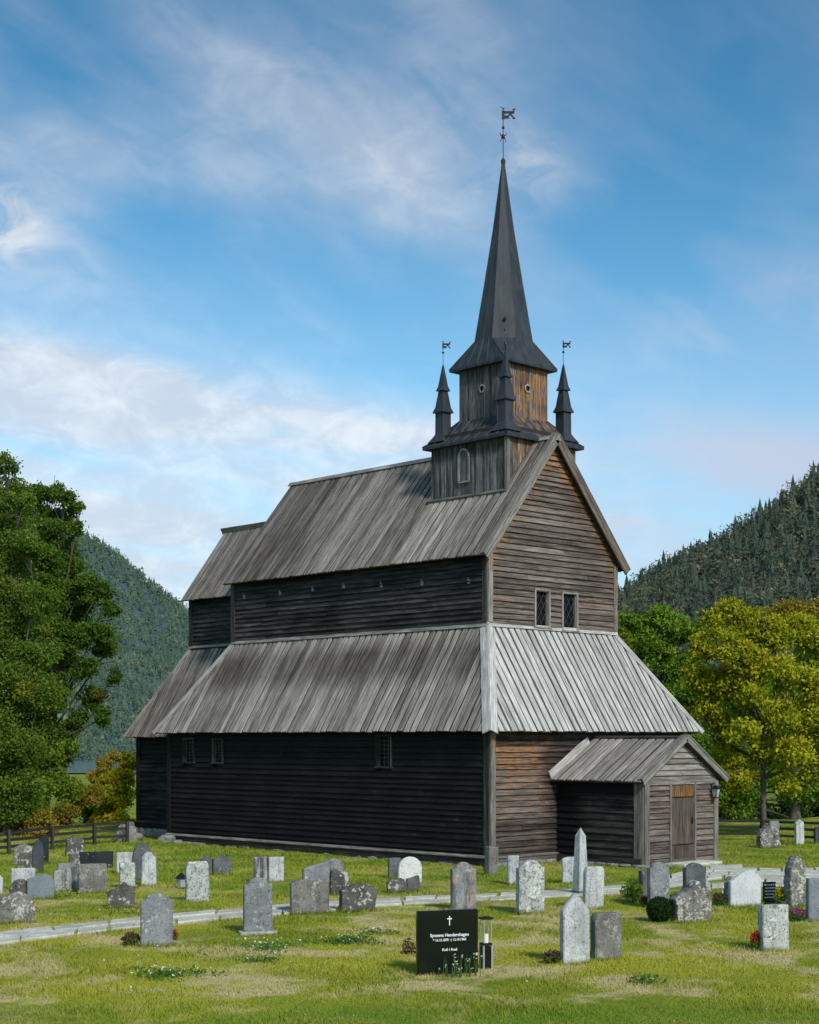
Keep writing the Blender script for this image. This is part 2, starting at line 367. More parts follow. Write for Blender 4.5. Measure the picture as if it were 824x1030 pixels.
# ---------------- windows
def window(plane,u0,u1,z0,z1,p,kind,mat,fw=.07,sill=True):
    """plane 'x' (normal -x at X=p, u=y) or 'y' (normal -y at Y=p, u=x)"""
    def P(u,z,o): return (p-o,u,z) if plane=='x' else (u,p-o,z)
    nrm=(-1,0,0) if plane=='x' else (0,-1,0)
    f=MB(); o=.06
    f.bar(P(u0-fw/2,z0-fw,o),P(u0-fw/2,z1+fw,o),fw,.05,up=nrm); f.bar(P(u1+fw/2,z0-fw,o),P(u1+fw/2,z1+fw,o),fw,.05,up=nrm)
    f.bar(P(u0-fw,z1+fw/2,o+.003),P(u1+fw,z1+fw/2,o+.003),fw,.05,up=nrm)
    f.bar(P(u0-fw-.03,z0-fw/2,o+.012),P(u1+fw+.03,z0-fw/2,o+.012),fw*.8,.09,up=nrm)
    # reveal
    for uu in (u0+.008,u1-.008): f.bar(P(uu,z0,-.02),P(uu,z1,-.02),.016,.11,up=nrm)
    w=cp(f.build('window',mat))
    g=MB(); g.bar(P((u0+u1)/2,z0,-.05),P((u0+u1)/2,z1,-.05),u1-u0,.01,up=nrm); sub(g.build('pane',M['glass']),w)
    l=MB(); 
    if kind=='diamond':
        s=(u1-u0)/2.6; a=-6
        hz=z1-z0; wd=u1-u0
        for sgn in (1,-1):
            k=-wd*2
            while k<hz+wd*2:
                # line z = k + sgn*1.6*u
                pts=[]
                for uu in np.linspace(0,wd,25):
                    zz=k+sgn*1.6*uu
                    if 0<=zz<=hz: pts.append((uu,zz))
                if len(pts)>1: l.bar(P(u0+pts[0][0],z0+pts[0][1],-.035),P(u0+pts[-1][0],z0+pts[-1][1],-.035),.011,.012,up=nrm)
                k+=s*1.6
    else:
        nx=3; 
        for k in range(1,nx): l.bar(P(u0+(u1-u0)*k/nx,z0,-.035),P(u0+(u1-u0)*k/nx,z1,-.035),.018,.014,up=nrm)
        nz=7
        for k in range(1,nz): l.bar(P(u0,z0+(z1-z0)*k/nz,-.032),P(u1,z0+(z1-z0)*k/nz,-.032),.014,.014,up=nrm)
    sub(l.build('lattice',M['lattice']),w)
    return w
for a in w_long: window('x',a[0]+.04,a[1]-.04,a[2]+.06,a[3],0,'square',M['tar_worn'],fw=.06)
# ---------------- skirt roofs
def hip(base,top,zb,zt,front_mat,long_mat,pre,colf=None,coll=None,sides='flrb'):
    (x0,x1,y0,y1)=base;(a0,a1,b0,b1)=top
    if 'f' in sides: roofface(pre,(x0,y0,zb),(x1,y0,zb),(a0,b0,zt),(a1,b0,zt),front_mat,col=colf)
    if 'l' in sides: roofface(pre,(x0,y1,zb),(x0,y0,zb),(a0,b1,zt),(a0,b0,zt),long_mat,col=coll,pitch=.25)
    if 'r' in sides: roofface(pre,(x1,y0,zb),(x1,y1,zb),(a1,b0,zt),(a1,b1,zt),long_mat)
    if 'b' in sides: roofface(pre,(x1,y1,zb),(x0,y1,zb),(a1,b1,zt),(a0,b1,zt),long_mat)
def band(u,v):   # rain stains on the long aisle roof below the wall
    a=.0
    s=math.sin(u*.9)+math.sin(u*2.3+1)*.6
    if 1.9<v<2.9: a=.55+.25*s*.5
    elif v>=2.9: a=0
    else: a=.12+.12*s*.5
    near=max(0,(u-10.5)/4.5); return (near*.25 if v<2.9 else 0, max(0,min(1,a)))
hip((-EV,W+EV,-EV,L+EV),(IN-.02,W-IN+.02,IN-.02,L-IN+.02),H1,H2+.02,M['roof_front'],M['roof_long'],'aisle_roof',colf=lambda u,v:(0,.0 if v<3.0 else .1),coll=band)
# hip cover boards and top flashing
def cover(name,a,b,n1,n2,w,mat,t=.03,lift=.055,ov=.045):
    a=Vector(a);b=Vector(b);mb=MB();d=(b-a).normalized()
    for n,other in ((n1,n2),(n2,n1)):
        n=Vector(n).normalized(); s=d.cross(n).normalized()
        if s.dot(Vector(other))>0: s=-s
        secs=[]
        for k in range(7):
            p=a.lerp(b,k/6); secs.append([p-s*ov+n*lift,p-s*ov+n*(lift+t),p+s*w+n*(lift+t),p+s*w+n*lift])
        mb.loft(secs,d)
    return cp(mb.build(name,mat))
sl=Vector((0,-(H2-H1),(IN+EV))).normalized(); sl2=Vector((-(H2-H1),0,(IN+EV))).normalized(); sl3=Vector(((H2-H1),0,(IN+EV))).normalized(); sl4=Vector((0,(H2-H1),(IN+EV))).normalized()
cover('hip_board',(-EV-.03,-EV-.03,H1-.05),(IN,IN,H2+.05),sl,sl2,.20,M['roof_front'])
cover('hip_board',(W+EV+.03,-EV-.03,H1-.05),(W-IN,IN,H2+.05),sl,sl3,.16,M['roof_front'])
cover('hip_board',(-EV-.03,L+EV+.03,H1-.05),(IN,L-IN,H2+.05),sl2,sl4,.14,M['roof_long'])
mb=MB()
mb.bar((IN-.05,IN-.06,H2+.13),(W-IN+.05,IN-.06,H2+.13),.14,.035,up=(0,-1,.45),n=8); cp(mb.build('flashing_board',M['roof_front']))
mb=MB(); mb.bar((IN-.06,IN-.05,H2+.13),(IN-.06,L-IN+.03,H2+.13),.16,.035,up=(-1,0,.45),n=20); cp(mb.build('flashing_board',M['trim']))
# ---------------- upper nave walls
EX=IN-E3                               # eave x
slope=(HR-H3)/(RX-EX); slopeR=(HR-H3)/((W-EX)-RX)
def gable_ext(z):                       # u measured from x=IN
    zz=z+.05
    left=max(0,EX+(zz-H3)/slope-IN+.02); right=min(W-2*IN,(W-EX)-(zz-H3)/slopeR-IN-.02); return (left,right)
w_up=[]
for (xl,xr,yt,yb) in ((537.5,550.5,595,630),(565,578.5,598.5,633.5)):
    xa,zb_=ony(xl,yb,IN); xb,zt_=ony(xr,yt,IN); w_up.append((xa-IN,xb-IN,zb_,zt_))
def gable_or(u,z):
    xx=u+IN; dl=(xx-EX)*slope+H3-z; dr=((W-EX)-xx)*slopeR+H3-z; d=min(dl,dr)
    a=max(0,1-d/1.3)*.95
    if z<8.2: a=max(a,.55*max(0,1-u/1.6)); 
    if 7.3<z<7.75: a=max(a,.35)
    return max(a,.24)
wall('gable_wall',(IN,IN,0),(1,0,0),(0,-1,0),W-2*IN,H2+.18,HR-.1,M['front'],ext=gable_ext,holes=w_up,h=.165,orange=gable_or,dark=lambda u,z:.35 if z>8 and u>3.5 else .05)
for a in w_up: window('y',IN+a[0],IN+a[1],a[2],a[3],IN,'diamond',M['trim'],fw=.06)
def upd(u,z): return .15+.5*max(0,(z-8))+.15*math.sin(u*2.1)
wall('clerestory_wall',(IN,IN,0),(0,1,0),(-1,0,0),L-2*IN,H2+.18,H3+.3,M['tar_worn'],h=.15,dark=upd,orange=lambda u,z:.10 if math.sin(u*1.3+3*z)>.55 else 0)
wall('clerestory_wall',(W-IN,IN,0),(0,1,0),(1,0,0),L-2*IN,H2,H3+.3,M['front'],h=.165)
me_v=[(IN+.12,IN+.12,H2-.5),(W-IN-.12,IN+.12,H2-.5),(W-IN-.12,IN+.12,H3+.1),(RX,IN+.12,HR-.25),(IN+.12,IN+.12,H3+.1)]
yb_=L-IN-.05
solid('inner_wall',me_v+[(a,yb_,c) for a,b,c in me_v],[(0,1,2,3,4),(9,8,7,6,5),(0,5,6,1),(1,6,7,2),(2,7,8,3),(3,8,9,4),(4,9,5,0)],M['underroof'])
post(IN-.07,IN-.03,IN-.03,IN+.15,H2+.2,H3+.1,M['tar_worn']); post(IN-.03,IN+.14,IN-.08,IN-.03,H2+.2,H3+.1,M['trim'],lambda p:(.6 if p.z>8 else .3 if p.z<7 else .05,.1))
post(W-IN-.12,W-IN+.06,IN-.08,IN-.03,H2+.2,H3+.1,M['trim'],lambda p:(.4,.1)); post(IN-.08,IN-.03,L-IN-.15,L-IN+.05,H2+.15,H3+.1,M['tar_worn'])
# small pale patches under the eave
for (px,py) in ((247,600),(283,596.5),(316,592),(347,589),(385,588),(426,586),(473,584)):
    yy,zz=onx(px,py,IN); mb=MB(); mb.bar((IN-.052,yy,zz-.09),(IN-.052,yy,zz+.03),.10,.02,up=(-1,0,0)); mb.bar((IN-.06,yy+.03,zz+.03),(IN-.06,yy+.02,zz+.09),.04,.012,up=(-1,0,0)); cp(mb.build('beam_end_cover',M['white']))
# ---------------- main roof
YF,YB=IN-F3,L-IN+F3
def mroof(u,v):      # u from far end; paler strip below the tower
    return (0,.18+.1*math.sin(u*1.1)) if u<8.6 else (0,0)
def split_roof():
    # far part grey brown, near part (below the tower) paler
    ys=YF+3.9
    roofface('nave_roof',(EX,YB,H3),(EX,ys,H3),(RX,YB,HR),(RX,ys,HR),M['roof_long'],pitch=.27,col=lambda u,v:(0,.45+.15*math.sin(u*.8)))
    roofface('nave_roof',(EX,ys-.01,H3),(EX,YF,H3),(RX,ys-.01,HR),(RX,YF,HR),M['roof_long'],pitch=.27,col=lambda u,v:(0.06,.0 if u<2.6 else .35))
    roofface('nave_roof',(W-EX,YF,H3),(W-EX,YB,H3),(RX,YF,HR),(RX,YB,HR),M['roof_long'],pitch=.27)
split_roof()
mb=MB(); nl=Vector((-(HR-H3),0,RX-EX)).normalized(); nr=Vector((HR-H3,0,(W-EX)-RX)).normalized()
for n,xe in ((nl,EX),(nr,W-EX)):
    a=Vector((RX,0,HR))+n*.075; s=(Vector((xe,0,H3))-Vector((RX,0,HR))).normalized()
    mb.loft([[Vector((0,yy,0))+a,Vector((0,yy,0))+a+n*.03,Vector((0,yy,0))+a+n*.03+s*.16,Vector((0,yy,0))+a+s*.16] for yy in (YF-.02,(YF+YB)/2,YB+.02)],(0,1,0))
cp(mb.build('ridge_board',M['trim']))
# barge boards of the west gable
for (xe,sg) in ((EX-.05,1),(W-EX+.05,-1)):
    a=Vector((xe,YF-.03,H3-.06)); b=Vector((RX,YF-.03,HR+.03)); d=(b-a).normalized(); up=Vector((-d.z,0,d.x))*(1 if sg>0 else -1)
    if up.z<0: up=-up
    mb=MB(); secs=[]
    for k in range(9):
        p=a.lerp(b,k/8); secs.append([p-up*.16,p-up*.16+Vector((0,-.045,0)),p+up*.09+Vector((0,-.045,0)),p+up*.09])
    mb.loft(secs,d,(0,.1) if sg>0 else (.22,.25)); cp(mb.build('barge_board',M['trim'] if sg>0 else M['front']))
    mb=MB(); secs=[]
    for k in range(9):
        p=a.lerp(b,k/8)+up*.095; secs.append([p+Vector((0,-.06,0)),p+Vector((0,-.06,0))+up*.03,p+Vector((0,.10,0))+up*.03,p+Vector((0,.10,0))])
    mb.loft(secs,d,(0,.1) if sg>0 else (.3,.1)); cp(mb.build('verge_board',M['trim']))
mb=MB(); mb.loft([[(RX-.14,y_,HR-.10),(RX+.14,y_,HR-.10),(RX+.10,y_,HR+.10),(RX-.10,y_,HR+.10)] for y_ in (YF-.08,YF+.05)],(0,1,0)); cp(mb.build('gable_peak_board',M['trim']))
# ---------------- chancel
CX0,CX1,CYE=1.05,7.60,18.10
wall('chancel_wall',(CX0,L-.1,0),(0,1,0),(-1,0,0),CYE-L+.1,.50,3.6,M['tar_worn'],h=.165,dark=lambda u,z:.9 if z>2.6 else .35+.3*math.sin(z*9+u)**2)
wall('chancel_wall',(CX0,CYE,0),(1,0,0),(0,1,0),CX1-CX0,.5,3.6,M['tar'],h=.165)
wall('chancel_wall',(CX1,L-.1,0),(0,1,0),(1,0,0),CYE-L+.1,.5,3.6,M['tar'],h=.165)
boxcore(CX0+.1,CX1-.1,L-.3,CYE-.1,.3,3.7)
mb=MB(); mb.bar((CX0-.10,L-.05,.42),(CX0-.10,CYE+.08,.42),.09,.22,col=(0,.6),n=6); cp(mb.build('sill_beam',M['tar']))
mb=MB(); mb.bar((CX0-.10,L-.05,.54),(CX0-.10,CYE+.08,.54),.16,.022,up=(-.3,0,1),n=6); cp(mb.build('sill_board',M['tar_worn']))
post(CX0-.08,CX0-.03,CYE-.15,CYE+.06,.5,3.5,M['tar']); 
wy,wz=onx(172,745,CX0)
cp(rocks('foundation_stone',[(CX0-.02+random.uniform(-.08,.05),L+.1+k*.42,.22,.27,.36,.14) for k in range(9)]+[(CX0-.15,CYE+.3,.3,.25,.3,.35),(CX0+.1,CYE+.6,.5,.3,.5,.2),(CX0-.5,CYE+.25,.25,.2,.2,.1)],S['fieldstone']))
hip((.72,W-.72,L-3,CYE+.32),(2.56,W-2.56,L-2.5,17.05),3.53,6.60,M['roof_long'],M['roof_long'],'chancel_roof',coll=lambda u,v:(0.03,.45 if v<2.6 else .15),sides='lrb')
cover('hip_board',(.70,CYE+.34,3.5),(2.56,17.05,6.62),Vector((-3.07,0,1.84)),Vector((0,3.07,1.37)),.08,M['roof_long'])
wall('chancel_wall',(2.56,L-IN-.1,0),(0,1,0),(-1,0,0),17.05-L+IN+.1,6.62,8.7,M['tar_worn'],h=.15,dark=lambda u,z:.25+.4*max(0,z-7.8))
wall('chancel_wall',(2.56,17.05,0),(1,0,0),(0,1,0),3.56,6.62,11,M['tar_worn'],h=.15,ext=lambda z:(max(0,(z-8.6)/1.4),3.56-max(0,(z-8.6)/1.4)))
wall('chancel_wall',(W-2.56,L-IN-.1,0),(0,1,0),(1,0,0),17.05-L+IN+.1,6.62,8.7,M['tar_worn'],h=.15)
boxcore(2.66,W-2.66,L-IN-.3,16.95,6.2,8.6)
post(2.49,2.53,16.88,17.1,6.62,8.4,M['tar_worn'])
mb=MB(); mb.bar((2.50,L-IN,6.72),(2.50,17.08,6.72),.13,.03,up=(-1,0,.45),n=6); cp(mb.build('flashing_board',M['trim']))
roofface('chancel_roof',(2.28,17.28,8.38),(2.28,L-IN-.1,8.38),(4.25,17.28,11.0),(4.25,L-IN-.1,11.0),M['roof_long'],pitch=.27,col=lambda u,v:(0.02,.35))
roofface('chancel_roof',(W-2.28,L-IN-.1,8.38),(W-2.28,17.28,8.38),(4.25,L-IN-.1,11.0),(4.25,17.28,11.0),M['roof_long'],pitch=.27)
mb=MB(); mb.bar((4.13,L-IN-.1,11.02),(4.13,17.32,11.02),.05,.22,up=(-.5,0,1)); mb.bar((4.35,L-IN-.1,11.03),(4.35,17.32,11.03),.05,.22,up=(.5,0,1)); cp(mb.build('ridge_board',M['trim']))
# ---------------- tower
TCX,TCY,TH=4.37,3.56,1.535
def vwall(name,O,U,N,ulen,z0,z1,mat,w=.17,orange=None,dark=None,zbot=None):
    O=Vector(O);U=Vector(U);N=Vector(N);mb=MB();u=0;i=0
    while u<ulen-.02:
        ww=min(w*random.uniform(.8,1.25),ulen-u); zb0=zbot(u) if zbot else z0; zb1=zbot(u+ww) if zbot else z0
        off=.028 if i%2 else .012; n=6; secs=[]; e=.02 if i%2 else 0
        zb0+=random.uniform(-.02,.02)
        for k in range(n+1):
            f=k/n; za=zb0+(z1-zb0)*f; zc=zb1+(z1-zb1)*f
            secs.append([O+U*max(0,u-e)+N*(off-.02)+Vector((0,0,za)),O+U*max(0,u-e)+N*off+Vector((0,0,za)),O+U*min(ulen,u+ww+e)+N*off+Vector((0,0,zc)),O+U*min(ulen,u+ww+e)+N*(off-.02)+Vector((0,0,zc))])
        mb.loft(secs,(0,0,1),lambda p:(orange((p-O).dot(U),p.z) if orange else 0,dark((p-O).dot(U),p.z) if dark else 0)); u+=ww;i+=1
    return cp(mb.build(name,mat))
tx0,tx1,ty0,ty1=TCX-TH,TCX+TH,TCY-TH,TCY+TH
zt_=12.30
rz=lambda x:(H3+(x-EX)*slope if x<RX else HR-(x-RX)*slopeR)
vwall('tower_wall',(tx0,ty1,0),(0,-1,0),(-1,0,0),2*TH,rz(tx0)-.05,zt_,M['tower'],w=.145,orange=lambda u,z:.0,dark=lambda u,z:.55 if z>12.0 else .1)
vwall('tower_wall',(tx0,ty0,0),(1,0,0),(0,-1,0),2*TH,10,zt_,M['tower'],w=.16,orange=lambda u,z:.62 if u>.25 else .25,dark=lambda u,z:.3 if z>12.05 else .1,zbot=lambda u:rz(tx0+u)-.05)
vwall('tower_wall',(tx1,ty0,0),(0,1,0),(1,0,0),2*TH,rz(tx1)-.05,zt_,M['tower'],w=.16,orange=lambda u,z:.5)
vwall('tower_wall',(tx0,ty1,0),(1,0,0),(0,1,0),2*TH,10,zt_,M['tower'],w=.16,zbot=lambda u:rz(tx0+u)-.05)
boxcore(tx0+.06,tx1-.06,ty0+.06,ty1-.06,10.3,12.6)
mb=MB(); mb.bar((tx0-.02,ty0-.04,rz(tx0)),(tx0-.02,ty0-.04,zt_),.12,.06,up=(-1,0,0)); mb.bar((tx0+.06,ty0-.035,rz(tx0)+.05),(tx0+.06,ty0-.035,zt_),.14,.035,up=(0,-1,0)); cp(mb.build('tower_corner_board',M['trim']))
# base flashing boards of the tower
mb=MB(); mb.bar((tx0-.06,ty0-.1,rz(tx0)+.02),(tx0-.06,ty1+.12,rz(tx0)+.02),.09,.10,up=(-1,0,.9),n=6,col=(0,.5)); 
a=Vector((tx0-.05,ty0-.06,rz(tx0-.05)+.12)); b=Vector((RX,ty0-.06,HR+.12)); mb.bar(a,b,.07,.10,up=(-1,0,1),col=(.1,.3),n=4)
a=Vector((tx1+.05,ty0-.06,rz(tx1+.05)+.12)); mb.bar(a,b,.07,.10,up=(1,0,1),n=4)
a=Vector((tx0-.05,ty1+.06,rz(tx0-.05)+.10)); b=Vector((RX,ty1+.06,HR+.10)); mb.bar(a,b,.07,.10,up=(-1,0,1),n=4); cp(mb.build('tower_flashing',M['trim']))
# arched shutter on the tower side
ya,za=onx(473.5,484,tx0); yb2,zb2=onx(462.5,453,tx0); yc=(ya+yb2)/2; hw=(yb2-ya)/2-.02; 
mb=MB(); n=10; arch=[(yc-hw,za),(yc+hw,za)]+[(yc+hw*math.cos(math.pi*k/n),zb2-hw*1.2+hw*1.2*math.sin(math.pi*k/n)) for k in range(n+1)]
mb.loft([[(tx0-.03,p,q) for p,q in arch],[(tx0-.055,p,q) for p,q in arch]],(0,0,1),(0,.2)); sh=cp(mb.build('arched_shutter',M['tower']))
mb=MB(); pts_=[(tx0-.065,p,q) for p,q in arch+[arch[0]]]
for p,q in zip(pts_[:-1],pts_[1:]): mb.bar(p,q,.055,.045,up=(-1,0,0))
sub(mb.build('frame',M['trim']),sh)
# lower tower roof (seamed dark cladding)
def seam_roof(name,b0,zb,t0,zt,flare,orf,nse=8,parent=None):
    """pyramid frustum with slight flare and standing seams, square half sizes b0 -> t0 about tower centre"""
    mb=MB(); prof=[(b0,zb),(b0-(b0-t0)*.28,zb+(zt-zb)*flare),(t0,zt)]
    nrm=[(0,-1),(-1,0),(0,1),(1,0)]
    mb.loft([[(TCX-b0,TCY-b0,zb-.07),(TCX+b0,TCY-b0,zb-.07),(TCX+b0,TCY+b0,zb-.07),(TCX-b0,TCY+b0,zb-.07)][::-1],[(TCX-b0,TCY-b0,zb),(TCX+b0,TCY-b0,zb),(TCX+b0,TCY+b0,zb),(TCX-b0,TCY+b0,zb)][::-1]],(0,0,1),(0,0),.1)
    for si,(nx,ny) in enumerate(nrm):
        t=(-ny,nx)
        m=24
        for (h0,z0),(h1,z1) in zip(prof[:-1],prof[1:]):
            for k in range(m):
                s0,s1=-1+2*k/m,-1+2*(k+1)/m
                q=[]
                for h,z,s_ in ((h0,z0,s0),(h0,z0,s1),(h1,z1,s1),(h1,z1,s0)): q.append((TCX+nx*h+t[0]*h*s_,TCY+ny*h+t[1]*h*s_,z))
                mb.poly(q,.3,(orf(si,s0,z0),0))
        for k in range(-nse//2,nse//2+1):
            s=k/(nse/2)
            if abs(s)>.99: 
                P=[(TCX+(nx+t[0]*np.sign(s))*h,TCY+(ny+t[1]*np.sign(s))*h,z+.01) for h,z in prof]; mb.tube(P,.03,5,(0,0)); continue
            x_=s*b0; hs=[q for q in prof if q[0]>=abs(x_)-1e-6]
            if len(hs)<len(prof):
                (ha,za_),(hb_,zb2_)=hs[-1],prof[len(hs)]; f_=(ha-abs(x_))/(ha-hb_); hs=hs+[(abs(x_),za_+(zb2_-za_)*f_)]
            P=[(TCX+nx*h+t[0]*x_,TCY+ny*h+t[1]*x_,z+.012) for h,z in hs]
            if len(P)>1: mb.tube(P,.02,4,(orf(si,s,zb)*.8,0))
    return mb,prof
mb,_=seam_roof('tower_roof',TH+.20,12.27,.90,13.10,.22,lambda si,s,z:(.55 if si==0 else .42 if si==1 and abs(s)<.8 else 0) if z>12.3 else .15)
cp(mb.build('tower_roof',M['lead']))
UH=.935
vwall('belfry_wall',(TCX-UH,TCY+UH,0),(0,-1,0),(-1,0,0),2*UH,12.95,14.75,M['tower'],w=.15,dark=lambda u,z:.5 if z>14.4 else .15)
vwall('belfry_wall',(TCX-UH,TCY-UH,0),(1,0,0),(0,-1,0),2*UH,12.95,14.75,M['tower'],w=.15,orange=lambda u,z:.75-.2*abs(math.sin(u*4)),dark=lambda u,z:.35 if z>14.5 else .05)
vwall('belfry_wall',(TCX+UH,TCY-UH,0),(0,1,0),(1,0,0),2*UH,12.95,14.75,M['tower'],w=.15,orange=lambda u,z:.6)
vwall('belfry_wall',(TCX-UH,TCY+UH,0),(1,0,0),(0,1,0),2*UH,12.95,14.75,M['tower'],w=.15)
boxcore(TCX-UH+.03,TCX+UH-.03,TCY-UH+.03,TCY+UH-.03,12.7,14.8)
def ringwin(c,n,r=.085):
    c=Vector(c);n=Vector(n); t=Vector((0,0,1)).cross(n); mb=MB(); k=20
    P=lambda rr,a,o:c+n*o+(t*math.cos(a)+Vector((0,0,1))*math.sin(a))*rr
    secs=[[P(r,2*math.pi*i/k,.03),P(r,2*math.pi*i/k,.065),P(r+.045,2*math.pi*i/k,.06),P(r+.045,2*math.pi*i/k,.03)] for i in range(k+1)]
    mb.loft(secs,(0,0,1),(.35 if n.y<0 else 0,0)); w=cp(mb.build('round_window',M['trim']))
    g=MB(); g.loft([[P(r,2*math.pi*i/k,.02) for i in range(k)],[P(r,2*math.pi*i/k,.038) for i in range(k)]],(0,0,1)); sub(g.build('pane',M['glass']),w)
yy,zz=onx(486,391,TCX-UH); ringwin((TCX-UH,yy,zz),(-1,0,0)); xx,zz=ony(529.7,391,TCY-UH); ringwin((xx,TCY-UH,zz),(0,-1,0))
# spire: square flared eave turning into an octagon
def spire():
    mb=MB(); b=1.16; zb=14.64; ap=.872; zo=15.40; t8=math.tan(R(22.5))
    mb.loft([[(TCX+i*b,TCY+j*b,zb-.07) for i,j in ((-1,-1),(-1,1),(1,1),(1,-1))],[(TCX+i*b,TCY+j*b,zb) for i,j in ((-1,-1),(-1,1),(1,1),(1,-1))]],(0,0,1),(0,0),.1)
    def octv(a,z):
        v=[]
        for k in range(8):
            an=R(22.5+45*k); v.append(Vector((TCX+a/math.cos(R(22.5))*math.cos(an),TCY+a/math.cos(R(22.5))*math.sin(an),z)))
        return v
    o0=octv(ap,zo)
    cor={k:Vector((TCX+math.cos(R(45+90*k))*b*math.sqrt(2),TCY+math.sin(R(45+90*k))*b*math.sqrt(2),zb)) for k in range(4)}
    # diag facets between vertices 2k and 2k+1 (45+90k deg)
    for k in range(4):
        mb.poly([cor[k],o0[(2*k+1)%8],o0[(2*k)%8]],.25)
        mb.poly([cor[k],cor[(k+1)%4],o0[(2*k+2)%8],o0[(2*k+1)%8]],.4)
        for q in (o0[(2*k+1)%8],o0[(2*k)%8]): mb.tube([cor[k],q],.018,5)
        for f in (.14,.32,.5,.68,.86):
            e=cor[k].lerp(cor[(k+1)%4],f); g=min(1,max(0,(f-.3)/.4)); q=o0[(2*k+1)%8].lerp(o0[(2*k+2)%8],min(1,max(0,(f-.2)/.6)))
            mb.tube([e+Vector((0,0,.005)),q],.014,4)
    rings=[(ap,zo),(.60,17.05),(.315,18.85),(.035,20.94)]
    rv=[octv(a,z) for a,z in rings]
    for a,c in zip(rv[:-1],rv[1:]):
        for k in range(8): mb.poly([a[k],a[(k+1)%8],c[(k+1)%8],c[k]],.15+.5*((k*5)%8)/8)
    for k in range(8): mb.tube([q[k] for q in rv],.014,4)
    for k in range(8):
        mid=[(q[k]+q[(k+1)%8])/2*1.0 for q in rv[:3]]; mb.tube(mid,.006,4)
    # two small cleats and the hatch
    mb.box(TCX-.62,TCX-.55,TCY-.66,TCY-.58,15.95,16.03); mb.box(TCX-.60,TCX-.53,TCY-.62,TCY-.56,15.62,15.68)
    mb.box(TCX+.0,TCX+.05,TCY-.42,TCY-.30,18.2,18.3)
    mb.tube([(TCX,TCY,20.88),(TCX,TCY,21.0),(TCX,TCY,21.08)],[.06,.075,.02],8)
    return cp(mb.build('spire',M['lead']))
sp=spire()
def vane(c,z0,z1,sc,big):
    mb=MB(); x,y=c; mb.tube([(x,y,z0),(x,y,z1)],.016*sc,6)
    # flag turned roughly along the camera's right
    d=Vector(RT); h=z1-.10*sc
    def q(u,v): return Vector((x,y,h))+d*u*sc+Vector((0,0,v*sc))
    # beast-like flag outline in pierced pieces
    mb.bar(q(.0,.0),q(.0,-.34),.10*sc,.01,up=FW); mb.bar(q(.05,-.07),q(.42,-.07),.10*sc,.012,up=FW); mb.bar(q(.05,-.25),q(.22,-.25),.12*sc,.012,up=FW)
    mb.bar(q(.2,-.2),q(.42,-.02),.06*sc,.012,up=FW); mb.bar(q(.24,-.1),q(.42,-.3),.06*sc,.012,up=FW); mb.bar(q(.36,-.30),q(.46,-.30),.05*sc,.012,up=FW); mb.bar(q(.36,.02),q(.46,.06),.06*sc,.012,up=FW)
    mb.tube([q(0,.05),q(0,.1)],.03*sc,6); mb.bar(q(-.1,.12),q(.06,.08),.02*sc,.012,up=FW)
    if big:
        for zz,w in ((-.62,.05),(-.95,.10),(-1.05,.09)):
            mb.bar(q(-w,zz),q(w,zz),.03*sc,.014,up=FW)
        for s in (-1,1): mb.tube([q(s*.03,-1.0),q(s*.11,-.93),q(s*.10,-.85)],.013,5); mb.tube([q(s*.03,-1.05),q(s*.1,-1.14),q(s*.09,-1.2)],.012,5)
        mb.tube([q(0,-1.02),q(0,-.90)],[.05,.03],8); mb.tube([q(0,-.68),q(0,-.6)],[.045,.02],8)
    else:
        mb.tube([q(0,-.62),q(0,-.52)],[.05,.02],6)
    return mb
vn=cp(vane((TCX,TCY),21.0,22.60,.80,True).build('weather_vane',M['iron']))
PH=1.29
for (sx,sy) in ((-1,1),(-1,-1),(1,-1),(1,1)):
    cx,cy=TCX+sx*PH,TCY+sy*PH; mb=MB()
    def sq(h,z): return [(cx-h,cy-h,z),(cx-h,cy+h,z),(cx+h,cy+h,z),(cx+h,cy-h,z)]
    prof=[(.34,12.42),(.25,12.55),(.175,12.68),(.165,12.8),(.16,13.32)]
    mb.loft([sq(h,z) for h,z in prof],(0,0,1),(.0,0),.5)
    mb.loft([sq(.225,13.33),sq(.225,13.355),sq(.165,13.5),sq(.10,13.98)],(0,0,1),(0,0),.3)
    mb.loft([sq(.155,14.0),sq(.155,14.02),sq(.11,14.14),sq(.015,14.80)],(0,0,1),(0,0),.3)
    for a,b in ((-1,-1),(1,-1),(1,1),(-1,1)):
        mb.tube([(cx+a*.165,cy+b*.165,12.7),(cx+a*.16,cy+b*.16,13.33)],.012,4); mb.tube([(cx+a*.222,cy+b*.222,13.36),(cx+a*.165,cy+b*.165,13.5),(cx+a*.10,cy+b*.10,13.97)],.010,4)
    p=cp(mb.build('pinnacle',M['lead']))
    if (sx,sy)!=(-1,-1): sub(vane((cx,cy),14.76,15.52,.5,False).build('weather_vane',M['iron']),p)
    else:
        q=MB(); q.tube([(cx,cy,14.75),(cx,cy,14.98)],.02,5); q.tube([(cx,cy,14.95),(cx,cy,15.05)],[.05,.02],6); sub(q.build('finial',M['iron']),p)
